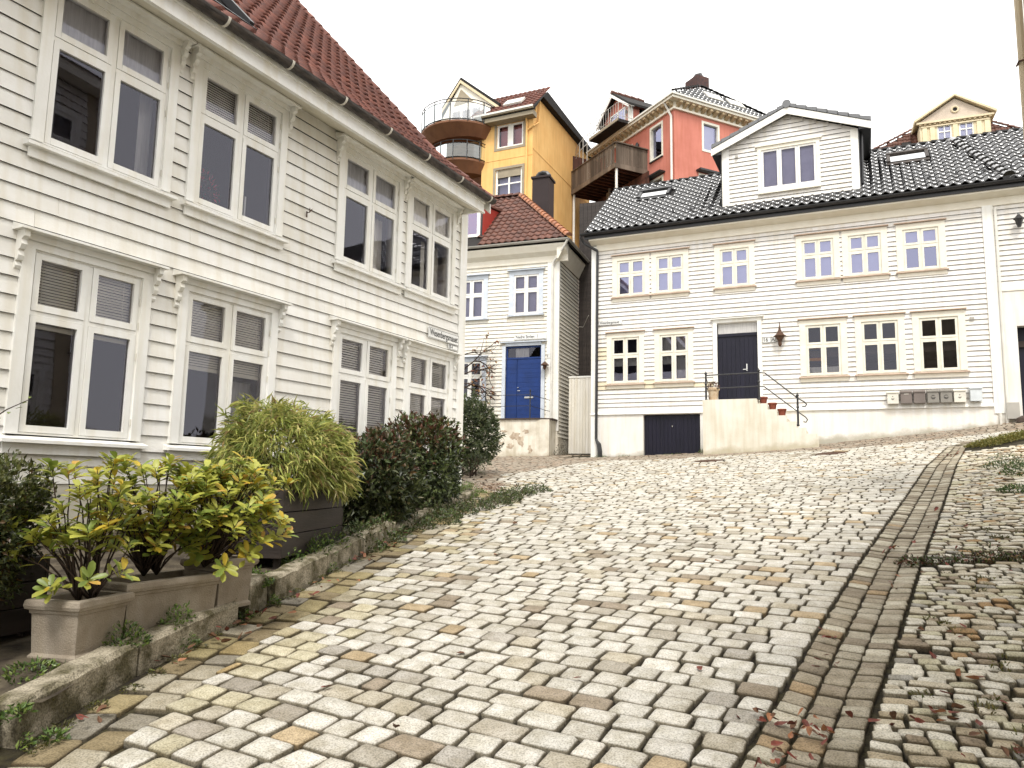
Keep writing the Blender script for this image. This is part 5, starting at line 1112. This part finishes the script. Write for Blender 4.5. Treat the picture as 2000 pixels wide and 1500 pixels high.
def wood_planter(label, x, y, az, wd, ln, ztop, rows, zb):
    t = thing('wooden_planter', label, 'planter', (x, y, zb), math.pi/2-R(az)); H = ztop-zb; ph = (H-.04)/rows
    for k in range(rows):
        z0, z1 = .04+k*ph+.004, .04+(k+1)*ph-.004
        bevel_box(.0, ln, 0, .028, z0, z1, .004).obj('plank', BOXW, t); bevel_box(.0, ln, wd-.028, wd, z0, z1, .004).obj('plank', BOXW, t)
        bevel_box(-.026, -.0005, .0, wd, z0, z1, .004).obj('plank', BOXW, t); bevel_box(ln+.0005, ln+.026, 0, wd, z0, z1, .004).obj('plank', BOXW, t)
    m = MB()
    for a in (.03, ln-.08):
        for b in (.03, wd-.08): m.box(a, a+.05, b, b+.05, -.05, H-.05)
    m.obj('post', BOXW, t); MB().box(.03, ln-.03, .03, wd-.03, H-.12, H-.10).obj('soil', SOIL, t); return t
wood_planter('big dark brown wooden planter box holding the bamboo', -1.81, 6.17, 6, .66, 1.46, 1.455, 3, .87)
wood_planter('dark wooden planter box cut off by the left edge of the photo', -3.08, 3.42, 20, .55, 1.16, 1.08, 3, .62)

LEAFV = [(0, 0, 0), (-.11, .28, .03), (.11, .28, .03), (0, .3, 0), (-.19, .62, .04), (.19, .62, .04), (0, .64, -.01), (-.15, .88, .01), (.15, .88, .01), (0, .9, -.04), (0, 1.0, -.07)]
LEAFF = [(0, 3, 1), (0, 2, 3), (1, 3, 6, 4), (3, 2, 5, 6), (4, 6, 9, 7), (6, 5, 8, 9), (7, 9, 10), (9, 8, 10)]
leafmeshes = []
for mt in LEAFY:
    for wv in (1.0, 1.25):
        me = bpy.data.meshes.new('leaf'); me.from_pydata([(x*wv, y, z) for x, y, z in LEAFV], [], LEAFF); me.materials.append(mt); me.polygons.foreach_set('use_smooth', [True]*len(LEAFF)); leafmeshes.append(me)
def put_leaf(parent, p, d, up, L, kind=None, joined=None):
    d = Vector(d).normalized(); up = Vector(up); x = d.cross(up)
    if x.length < .05: x = d.orthogonal()
    x.normalize(); z = x.cross(d)
    k = kind if kind is not None else RG.choice(4, p=[.53, .25, .16, .06]); me = leafmeshes[2*k+RG.integers(2)]
    M = Matrix((x, d, z)).transposed().to_4x4(); M.translation = Vector(p)
    if joined:
        V, F, I = joined; b = len(V); V += [tuple(M @ (Vector(q)*L)) for q in LEAFV]; F += [tuple(i+b for i in f) for f in LEAFF]; I += [int(k)]*len(LEAFF); return
    o = bpy.data.objects.new('leaf', me)
    o.matrix_local = M @ Matrix.Diagonal((L, L, L, 1)); link(o, parent)
def broadleaf(label, base, tips, stems, L=(.066, .108), per=(9, 14), extra=0, limit=296):
    """woody stems rising to tips, each ending in a whorl of broad leaves; tips are world points"""
    t = thing('broadleaf_shrub', label, 'shrub', base[0]); o = Vector(base[0]); nl = 0; m = MB(); XV = []; XF = []; XM = []
    for k, tp in enumerate(tips):
        tp = Vector(tp); b = Vector(base[k % len(base)]); fork = b.lerp(tp, .42)+Vector((RG.normal(0, .03), RG.normal(0, .03), .06)); 
        pts = []
        for q in [float(z_) for z_ in np.linspace(0, 1, 7)]:
            pts.append(((1-q)**2)*b+2*q*(1-q)*fork+q*q*tp+Vector(RG.normal(0, .006, 3))*(0 < q < 1))
        m.tube([p-o for p in pts], [.0075*(1-.7*q) for q in np.linspace(0, 1, 7)], 5)
        ax = Vector(pts[-1]-pts[-2]).normalized(); ax = (ax*.6+Vector((0, 0, 1))*.5).normalized()
        n = RG.integers(*per); a0 = RG.uniform(0, 6.28); s1 = ax.orthogonal().normalized(); s2 = ax.cross(s1)
        yl = RG.random()
        for j in range(n):
            a = a0+j*2.4; el = RG.uniform(.15, .95)*(1-.4*(j/n)); out = s1*math.cos(a)+s2*math.sin(a)
            d = out*math.cos(el)+ax*math.sin(el); back = -ax*.012*(n-j)*.55
            kind = int(RG.choice(4, p=[.62, .32, .04, .02] if yl < .6 else [.66, .10, .19, .05]))
            put_leaf(t, tp-o+back, d, ax, RG.uniform(*L), kind, (XV, XF, XM) if nl >= limit else None); nl += 1
        for j in range(extra):
            q = float(RG.uniform(.55, .9)); p = ((1-q)**2)*b+2*q*(1-q)*fork+q*q*tp; a = RG.uniform(0, 6.28)
            put_leaf(t, p-o, s1*math.cos(a)+s2*math.sin(a)+ax*.5, ax, RG.uniform(*L), None, (XV, XF, XM) if nl >= limit else None); nl += 1
    m.obj('stem', BARK, t, smooth=True)
    if XV: mesh('leaves', XV, XF, LEAFY, t, smooth=True, mi=XM, kind='stuff')
    return t
def tipset(n, cx, cy, cz, rx, ry, rz, lo=-.6):
    out = []
    while len(out) < n:
        v = RG.normal(size=3); v /= np.linalg.norm(v); r = RG.uniform(.55, 1.)
        if v[2] < lo: continue
        out.append((cx+v[0]*rx*r, cy+v[1]*ry*r, cz+v[2]*rz*r))
    return out
g1 = bz(-2.3, 4.2)+.26
broadleaf('leggy yellow-green shrub in the small front planter', [(-2.33, 4.24, g1), (-2.27, 4.27, g1)], tipset(42, -2.34, 4.25, 1.36, .36, .24, .32, -.7)+[(-2.66, 4.1, 1.30), (-2.60, 4.05, 1.14), (-2.16, 4.02, 1.02), (-2.05, 4.15, 1.05), (-2.36, 4.0, .98)], 2, extra=2)
g2 = bz(-2.1, 4.9)+.26
broadleaf('bushy yellow-green shrub in the left half of the long trough', [(-2.25, 4.80, g2), (-2.20, 4.86, g2)], tipset(80, -2.20, 4.78, 1.38, .38, .28, .36, -.9)+[(-2.3, 4.5, 1.15)], 2, extra=2)
broadleaf('bushy yellow-green shrub in the right half of the long trough', [(-1.98, 5.05, g2+.03), (-1.94, 5.12, g2+.03)], tipset(88, -1.84, 4.98, 1.36, .42, .28, .36, -.9)+[(-1.55, 4.98, 1.36), (-1.62, 4.85, 1.08), (-1.75, 4.8, 1.0), (-1.50, 5.2, 1.55), (-1.46, 5.1, 1.2)], 2, extra=2)
# dense shrubs of small leaves as one foliage mesh each -------------
TV = np.array([(0, 0, 0), (-.5, .42, .10), (.5, .42, .10), (0, .45, 0), (0, 1, -.12)]); TF = [(0, 3, 1), (0, 2, 3), (1, 3, 4), (3, 2, 4)]
def foliage(name, parent, P, D, U, L, Wd, C, matl=None, kind='stuff'):
    n = len(P); D = D/np.linalg.norm(D, axis=1, keepdims=True); X = np.cross(D, U); X /= np.linalg.norm(X, axis=1, keepdims=True)+1e-9; Z = np.cross(X, D)
    V = P[:, None, :]+X[:, None, :]*(TV[None, :, 0, None]*Wd[:, None, None])+D[:, None, :]*(TV[None, :, 1, None]*L[:, None, None])+Z[:, None, :]*(TV[None, :, 2, None]*L[:, None, None])
    V = V.reshape(-1, 3); F = (np.array([(a, b, c) for a, b, c in TF])[None]+5*np.arange(n)[:, None, None]).reshape(-1, 3)
    return mesh(name, V, F, matl or LEAFM, parent, col=np.repeat(C, 5, axis=0), kind=kind)
def lumpy(n, c, r, lo=-1., inner=.55, lump=.18, seed=0):
    g = np.random.default_rng(seed); v = g.normal(size=(n*2, 3)); v /= np.linalg.norm(v, axis=1, keepdims=True); v = v[v[:, 2] > lo][:n]
    dirs = g.normal(size=(16, 3)); dirs /= np.linalg.norm(dirs, axis=1, keepdims=True)
    bump = 1+lump*np.max(np.clip((v@dirs.T-.80)/.2, 0, 1), axis=1)-lump*.8*np.max(np.clip((v@g.normal(size=(3, 9))/1.7-.80)/.2, 0, 1), axis=1)
    rad = bump*(inner+(1-inner)*g.random(len(v))**.45); return np.array(c)+v*rad[:, None]*np.array(r), v, g
def palette(g, n, cols, ws): 
    c = np.array(cols)[g.choice(len(cols), p=np.array(ws)/sum(ws), size=n)]; return np.clip(c*g.uniform(.75, 1.25, (n, 1)), 0, 1)
def shrub(name, label, cat, base, c, r, n, L, Wd, cols, ws, droop=.0, topcols=None, seed=1, lo=-.8, inner=.5, lump=.2, stems=5, rnd=.8, group=None, upb=.25, cl=9, cs=.05):
    t = thing(name, label, cat, base, 0, group); b = np.array(base)
    P, v, g = lumpy(n//cl, np.array(c)-b, r, lo, inner, lump, seed); k = len(P); n = k*cl
    cd = v+g.normal(0, rnd*.45, (k, 3)); P = np.repeat(P, cl, axis=0)+g.normal(0, cs, (n, 3))*.5; cd = np.repeat(cd, cl, axis=0); v = np.repeat(v, cl, axis=0)
    D = cd+g.normal(0, rnd*.75, (n, 3)); P = P+cd/np.linalg.norm(cd, axis=1, keepdims=True)*g.uniform(0, cs*1.3, (n, 1)); D[:, 2] += upb-droop; U = v+g.normal(0, .5, (n, 3)); U[:, 2] += .6
    C = palette(g, n, cols, ws)
    if topcols:
        m = (v[:, 2]+g.normal(0, .25, n)) > .45; C[m] = palette(g, m.sum(), topcols[0], topcols[1])
    foliage('foliage', t, P, D, U, g.uniform(L*.7, L*1.25, n), g.uniform(Wd*.8, Wd*1.2, n), C)
    m = MB()
    for k in range(stems):
        a = Vector((g.normal(0, .05), g.normal(0, .05), 0)); e = Vector(np.array(c)-b)+Vector((g.normal(0, r[0]*.4), g.normal(0, r[1]*.4), r[2]*.3))
        m.tube([a, a.lerp(e, .4)+Vector((g.normal(0, .05), g.normal(0, .05), 0)), e], [.02, .014, .006], 6)
    m.obj('stem', BARK, t); return t
shrub('bamboo_bush', 'domed yellow-green bamboo bush arching over the wooden box', 'bamboo', (-2.02, 6.90, 1.36), (-2.04, 6.88, 1.60), (.54, .62, .52), 9000, .125, .0145, [(.52, .52, .17), (.38, .42, .12), (.22, .27, .07), (.58, .52, .22), (.38, .26, .12)], [5, 5, 3, 2, .7], droop=1.05, seed=3, lo=-.35, inner=.45, lump=.22, stems=9, rnd=.6, cl=14, cs=.06)
shrub('photinia_shrub', 'dark glossy shrub with red-brown tips beside the wooden box', 'shrub', (-1.68, 8.85, 1.05), (-1.55, 8.85, 1.50), (.48, .62, .56), 9000, .085, .036, [(.06, .08, .028), (.11, .13, .05), (.03, .04, .018), (.34, .30, .16)], [6, 4, 4, .5], topcols=([(.12, .05, .03), (.08, .06, .025), (.06, .085, .03), (.2, .12, .05)], [3, 3, 5, .7]), seed=4, lo=-.95, inner=.35, lump=.25)
shrub('photinia_shrub', 'taller dark glossy shrub with red tips by the street sign corner', 'shrub', (-1.20, 10.9, 1.22), (-1.24, 10.7, 1.74), (.50, .75, .64), 10500, .085, .036, [(.065, .09, .028), (.12, .15, .05), (.03, .04, .018), (.32, .30, .16)], [6, 4, 4, .5], topcols=([(.12, .05, .03), (.08, .06, .025), (.09, .12, .035), (.2, .12, .05)], [3, 3, 5, .7]), seed=5, lo=-.95, inner=.35, lump=.25)
shrub('garden_shrub', 'grey-green garden shrub behind the left house corner', 'shrub', (-1.1, 16.8, 1.75), (-.95, 16.6, 2.55), (.62, .7, .85), 12000, .08, .034, [(.07, .095, .04), (.12, .15, .06), (.045, .06, .028), (.22, .22, .12)], [5, 4, 3, 1], seed=6, lo=-.95, inner=.3, lump=.3)
shrub('garden_shrub', 'low outlying sprig of the shrub before the blue door landing', 'shrub', (-.75, 15.6, 1.66), (-.72, 15.5, 1.95), (.24, .3, .28), 320, .06, .022, [(.06, .08, .035), (.10, .12, .05)], [1, 1], seed=16, inner=.2, lump=.3)
shrub('box_shrub', 'dark small-leaved shrub with bronze leaves at the left photo edge', 'shrub', (-2.95, 4.15, 1.0), (-2.98, 4.15, 1.24), (.40, .48, .36), 17000, .036, .019, [(.035, .045, .014), (.06, .075, .02), (.09, .05, .015), (.10, .12, .03), (.20, .20, .07)], [5, 4, 2, 2, .5], topcols=([(.09, .11, .03), (.16, .17, .05), (.07, .07, .02)], [3, 2, 2]), seed=7, lo=-.8, inner=.35, lump=.28, cs=.03)
# weeds and low green along the kerb
def weeds(label, spots, seed, name='weeds', cat='weeds', cols=((.10, .17, .035), (.06, .10, .025), (.18, .24, .05)), L=.035, up=1.0, n=260, r=.12, h=.09):
    g = np.random.default_rng(seed); Ps = []; Ds = []
    for (x, y, k, rr, hh) in spots:
        m = int(n*k); a = g.uniform(0, 6.28, m); q = np.sqrt(g.random(m))*rr; px = x+q*np.cos(a); py = y+q*np.sin(a)
        base = np.array([float(gz(i, j)) for i, j in zip(px, py)])+np.where(np.array([i < kerbx(j)-.02 for i, j in zip(px, py)]) & (py < 12.5), .11, -.01)
        pz = base+g.random(m)*hh*(1-(q/rr)**2)+.005; Ps.append(np.stack([px, py, pz], 1)); d = np.stack([np.cos(a)*.6+g.normal(0, .5, m), np.sin(a)*.6+g.normal(0, .5, m), np.full(m, up*.6)+g.normal(0, .35, m)], 1); Ds.append(d)
    P = np.concatenate(Ps); D = np.concatenate(Ds); m = len(P); o = P.mean(0); o[2] = P[:, 2].min()
    t = foliage(name, None, P-o, D, np.tile([0, 0, 1.], (m, 1))+g.normal(0, .4, (m, 3)), g.uniform(L*.6, L*1.3, m), g.uniform(L*.3, L*.5, m), palette(g, m, cols, [1]*len(cols)), kind='stuff'); t.location = o; t['label'] = label; t['category'] = cat; return t
weeds('ferny green weed clump at the foot of the small front planter', [(-2.12, 4.36, 1.4, .13, .13)], 21, L=.03)
weeds('feathery green weed clump before the long trough', [(-1.98, 4.72, 1.3, .12, .13)], 22, cols=((.16, .24, .05), (.10, .16, .04)), L=.03)
weeds('small weeds where the short kerb block meets the trough', [(-1.83, 5.3, .8, .10, .07), (-1.9, 5.5, .6, .1, .08), (-1.73, 5.68, .5, .06, .07), (-1.9, 5.9, .7, .12, .08)], 23)
weeds('leafy weed clump under the bamboo box planks', [(-1.66, 6.75, 1.6, .16, .22), (-1.78, 6.35, 1.0, .14, .14), (-1.6, 7.1, 1.2, .15, .2)], 24)
weeds('tangled ground cover beneath the dark red-tipped shrubs', [(-1.45+.16*k-RG.uniform(0, .25), 7.7+.42*k, 1.9, .26, .17) for k in range(13)], 25, cols=((.07, .11, .03), (.05, .07, .025), (.13, .17, .05), (.09, .07, .03)), L=.045)
weeds('tiny weeds in the kerb gap at the lower left corner', [(-2.09, 3.42, .5, .06, .06), (-1.98, 3.5, .3, .06, .03), (-2.35, 3.9, .6, .15, .04)], 26)
weeds('patch of bright grass and weeds at the left house corner', [(-.75, 12.1, 1.6, .26, .12), (-.6, 12.6, 1.2, .22, .1), (-.95, 11.6, 1.2, .25, .12)], 27, cols=((.11, .18, .04), (.18, .24, .06)), L=.04)
weeds('dry brown litter of leaves at the house corner', [(-.45, 13.1, 1.3, .4, .03), (-.3, 13.8, 1.1, .45, .03)], 28, cols=((.22, .12, .07), (.14, .08, .05), (.30, .18, .1)), L=.04, up=.2)
weeds('mossy grass bank along the top edge of the side pavement', [(9.45+.19*k, 15.25+.09*k+.1*(k % 2), 2.0, .30, .12) for k in range(12)], 29, cols=((.20, .19, .04), (.13, .14, .03), (.27, .22, .06)), L=.05)
weeds('dark green weeds at the right edge on the side pavement', [(7.55, 11.3, 1.6, .28, .3), (7.9, 12.2, 1.2, .3, .25), (6.55, 9.9, 1.0, .22, .1)], 30, cols=((.05, .09, .025), (.09, .15, .03)), L=.05)
weeds('dark weeds and leaf litter in the gap between two pavement sections', [(3.45+.22*k, 6.62-.005*k, .9, .14, .06 if k != 3 else .14) for k in range(7)], 31, cols=((.05, .07, .02), (.12, .05, .03), (.04, .03, .02), (.09, .13, .03)), L=.035)
weeds('small weeds at the foot of the navy cellar door', [(*FR.w(3.2, -.12, 0)[:2], .5, .12, .12), (*FR.w(.9, -.12, 0)[:2], .3, .2, .05), (*FR.w(.2, -.2, 0)[:2], .5, .2, .12), (*FR.w(2.4, -.06, 0)[:2], .3, .3, .04)], 32)
weeds('brown dead weeds in front of the white plank gate', [(*FM.w(.2, -.25, 0)[:2], .6, .25, .6)], 33, cols=((.12, .08, .05), (.07, .05, .03), (.08, .09, .04)), L=.06)
jg = np.random.default_rng(40); spots = []
for k in range(70):
    s = jg.uniform(3, 9.5); t_ = ctr(s)+jg.uniform(.0, 1.2)**1.0; x, y = st2w(s, t_+.15); spots.append((x, y, jg.uniform(.04, .16), jg.uniform(.03, .09), .03))
weeds('thin grass growing in the joints of the small-sett side pavement', spots, 41, name='joint_grass', cat='grass', cols=((.12, .12, .03), (.08, .09, .02), (.16, .13, .04)), L=.028, up=1.6)
sp2 = [(float(kerbx(yq)+.02+.05*jg.random()), float(yq), .25, .05, .02) for yq in np.arange(3.4, 12, .22)]
weeds('moss and small weeds in the joint at the foot of the kerb', sp2, 42, name='moss', cat='moss', cols=((.09, .10, .02), (.06, .06, .02), (.13, .12, .03)), L=.02, up=.6)
# leafless climber on the middle house
vt = thing('climbing_vine', 'nearly bare climbing vine with a few red-brown leaves over the narrow house', 'vine', FM.w(-3.2, -.35, 2.4), FM.rot)
m = MB(); g = np.random.default_rng(50); lp = []
def branch(p, d, L, r, depth):
    pts = [p.copy()]; n = max(4, int(L/.12))
    for i in range(n):
        d = (d+Vector((g.normal(0, .16), g.normal(0, .05), g.normal(0, .16)))).normalized(); p = p+d*(L/n); p.y = min(max(p.y, -.7), .28); pts.append(p.copy())
        if .95 < p.x and p.z < 4.5 and len(pts) > 2: break
        if depth < 3 and g.random() < .33: branch(p.copy(), (d+Vector((g.normal(0, .7), g.normal(0, .1), g.normal(0, .6)))).normalized(), L*.5, r*.55, depth+1)
        if depth > 0 and g.random() < .30: lp.append(p.copy())
    m.tube(pts, [r*(1-.8*i/n) for i in range(len(pts))], 4)
for (a, d, L) in (((-.2, 0, 2.4), (1, 0, .55), 2.9), ((-.3, 0, 2.9), (1, 0, .35), 2.2), ((-.2, 0, 3.1), (1, 0, .8), 1.8), ((-.3, .0, 2.6), (1, 0, .05), 1.8), ((-.2, 0, 2.5), (.8, 0, -.5), 1.6), ((.2, 0, 3.4), (1, 0, -.1), 2.3), ((-.3, 0, 3.6), (.9, 0, .6), 1.3)): branch(Vector(a), Vector(d).normalized(), L, .026, 0)
m.obj('branch', BARK, vt)
P = np.array([list(p) for p in lp]); nn = len(P)
foliage('foliage', vt, P, g.normal(0, 1, (nn, 3)), g.normal(0, 1, (nn, 3)), np.full(nn, .12), np.full(nn, .08), palette(g, nn, [(.30, .12, .06), (.2, .07, .04), (.36, .2, .08), (.16, .12, .06)], [3, 2, 2, 1]))
# twig reaching in at the left edge
t = thing('twig', 'thin leafy twig reaching in at the left edge before the window', 'twig', (-3.35, 4.7, 1.6)); m = MB(); m.tube([(-.1, 0, 0), (.05, 0, .22), (.22, 0, .34), (.36, -.02, .40)], [.006, .005, .004, .002], 5); m.obj('stem', BARK, t)
for q in np.linspace(.2, 1, 9): put_leaf(t, (-.05+.40*q, 0, .08+.33*q), (RG.choice([-1, 1])*.6+.3, RG.normal(0, .4), .3), (0, 0, 1), .045, 1)
# heather in the landing pot
pt = np.array(FR.w(3.45+.24, SY+.22, zL+.36)); g = np.random.default_rng(60); nn = 160
tt = thing('potted_heather', 'reddish dry heather growing in the cream landing pot', 'plant', tuple(pt)); P, v, g = lumpy(nn, (0, 0, .03), (.14, .14, .12), -.2, .3, .1, 61)
foliage('foliage', tt, P, v+np.array([0, 0, .6]), g.normal(0, 1, (len(P), 3)), np.full(len(P), .06), np.full(len(P), .02), palette(g, len(P), [(.20, .07, .05), (.12, .08, .04)], [1, 1]))
# manhole covers
for (x, y), lab in zip(MAN, ('dark slotted drain grate set in the setts below the cellar door', 'rusty brown manhole cover set in the setts below the steps')):
    t = thing('drain_cover', lab, 'drain cover', (x, y, float(gz(x, y))-.0)); sx = (float(gz(x+.1, y))-float(gz(x-.1, y)))/.2; sy = (float(gz(x, y+.1))-float(gz(x, y-.1)))/.2; t.rotation_euler = (math.atan(sy), -math.atan(sx), 0)
    m = MB(); m.lathe([(.33, -.02), (.33, .004), (.30, .006), (.295, -.004), (.01, -.004)], 28); m.obj('rim', RUST, t); m = MB()
    for k in range(-5, 6): w_ = math.sqrt(max(.0, .28**2-(k*.05)**2)); m.box(-w_, w_, k*.05-.014, k*.05+.014, -.003, .006)
    m.obj('grate', RUST, t)
# fallen leaves
fl = []
for k, mt in enumerate(DRYL):
    me = bpy.data.meshes.new('leaf'); me.from_pydata([(x*1.5+.05*math.sin(y*9), y+.1*x, z+.22*(y-.5)**2+.3*abs(x)) for x, y, z in LEAFV], [], LEAFF); me.materials.append(mt); fl.append(me)
def fallen(x, y, L, k, dz=.014): 
    o = bpy.data.objects.new('fallen_leaf', fl[k]); link(o); o.location = (x, y, float(gz(x, y))+dz); o.rotation_euler = (RG.normal(.1, .2), RG.normal(0, .25), RG.uniform(0, 6.28)); o.scale = (L, L, L); return o
for x, y, L, k, lab in ((.61, 6.3, .075, 0, 'red leaf lying alone on the setts at the middle of the photo'), (-1.2, 6.3, .06, 2, 'orange leaf on the setts just right of the short kerb block'),
        (-.3, 4.6, .06, 1, 'brown leaf on the setts in the lower centre left of the photo'), (.35, 4.2, .05, 0, 'small red leaf on the setts in the lower centre of the photo'),
        (-.9, 4.1, .065, 0, 'red leaf on the setts at the lower left, well off the kerb'), (-.15, 7.4, .07, 2, 'orange leaf on the setts left of the solitary middle leaf and higher up'),
        (1.2, 8.0, .08, 1, 'brown leaf on the setts right of the photo middle, halfway up the street'), (1.05, 4.35, .06, 0, 'dark red leaf on the setts close to the drain channel near the bottom'),
        (.1, 9.2, .09, 1, 'brown leaf on the setts straight below the landing, halfway up the street'), (2.2, 9.6, .09, 0, 'red leaf on the setts below the cream steps, halfway up the street'),
        (-.5, 3.6, .06, 1, 'brown leaf on the setts near the bottom edge, left of centre'), (1.9, 6.9, .07, 2, 'orange leaf on the setts beside the middle stretch of the drain channel')):
    tag(fallen(x, y, L, k), lab, 'leaf', 'fallen leaves scattered over the setts')
def litter(label, spots, seed, n=17, L=.07):
    g = np.random.default_rng(seed); V = []; F = []; mi = []
    for (x, y, r, k) in spots:
        for i in range(int(n*k)):
            px, py = x+g.normal(0, r), y+g.normal(0, r); l = g.uniform(.6, 1.2)*L; M = Matrix.Translation((px, py, float(gz(px, py))+.012+g.random()*.025)) @ Matrix.Rotation(g.uniform(0, 6.28), 4, 'Z') @ Matrix.Rotation(g.normal(0, .45), 4, 'X') @ Matrix.Rotation(g.normal(0, .45), 4, 'Y')
            o = len(V); V += [tuple(M @ Vector((a*1.5*l, b*l, (c+.3*(b-.5)**2+.3*abs(a))*l))) for a, b, c in LEAFV]; F += [tuple(q+o for q in f) for f in LEAFF]; mi += [int(g.choice(3, p=[.45, .35, .2]))]*len(LEAFF)
    o = mesh('leaf_litter', V, F, DRYL, None, mi=mi, kind='stuff'); o['label'] = label; o['category'] = 'leaf litter'
litter('heap of red-brown leaves in the channel at the bottom of the photo', [(1.36, 3.52, .045, 1.2), (1.22, 3.62, .05, .8), (1.18, 3.32, .05, .5)], 70, L=.05)
litter('scattered brown leaves along the drain channel', [(1.75, 4.3, .08, .3), (2.0, 4.8, .08, .25), (2.9, 6.0, .1, .3), (3.6, 7.2, .1, .3), (8.3, 14.3, .16, 1.4), (5.0, 9.0, .12, .3), (1.1, 3.25, .05, .4)], 71, L=.06)
litter('red leaves along the foot of the left kerb', [(kerbx(y)+.1, y, .07, .35) for y in (3.7, 4.4, 4.8, 5.0, 5.25, 5.9, 6.3, 7.2, 7.8, 8.6, 9.3)]+[(-1.72, 5.1, .08, .5), (-1.45, 7.3, .1, .6)], 72, L=.06)
litter('brown and red leaves on the side pavement at the lower right', [(2.0, 3.45, .12, .6), (2.15, 3.75, .12, .4), (2.3, 4.1, .15, .3), (3.6, 6.6, .3, 1.2), (1.75, 3.6, .12, .3), (2.6, 4.8, .2, .4), (4.4, 7.6, .3, .4), (7.3, 11.0, .4, .8), (2.12, 3.3, .08, .7)], 73, L=.06)
t = tag(MB().lathe([(.3, 0), (.28, .12), (.16, .2), (.02, .22)], 9).obj('boulder', ROCK), 'dark rounded stone lying by the wall at the far right', 'stone'); t.location = FR.w(11.05, -.25, 3.2); t.scale = (1, .6, .8)

# things on the inner sill of the second upper window
t = thing('flowers', 'red flowers in dark foliage behind the second upper window of the left house', 'flowers', FL.w(5.78, .16, 4.62), FL.rot)
P, v, g = lumpy(260, (0, 0, .22), (.17, .09, .24), -1, .2, .2, 90)
foliage('foliage', t, P, v+g.normal(0, .5, v.shape), g.normal(0, 1, v.shape), np.full(len(P), .055), np.full(len(P), .025), palette(g, len(P), [(.05, .08, .03), (.55, .03, .05), (.12, .05, .04), (.5, .12, .18)], [4, 1.6, 2, .8]))
for x, h, lab in ((5.60, .30, 'white candle behind the left pane of the second upper window'), (6.30, .34, 'white candle behind the right pane of the second upper window')):
    t = thing('candle', lab, 'candle', FL.w(x, .10, 4.60), FL.rot); MB().tube([(0, 0, .03), (0, 0, h)], .013, 8).obj('candle', SIGNW, t); m = MB(); m.lathe([(.04, 0), (.035, .02), (.016, .04)], 10); m.obj('holder', BRASS, t)
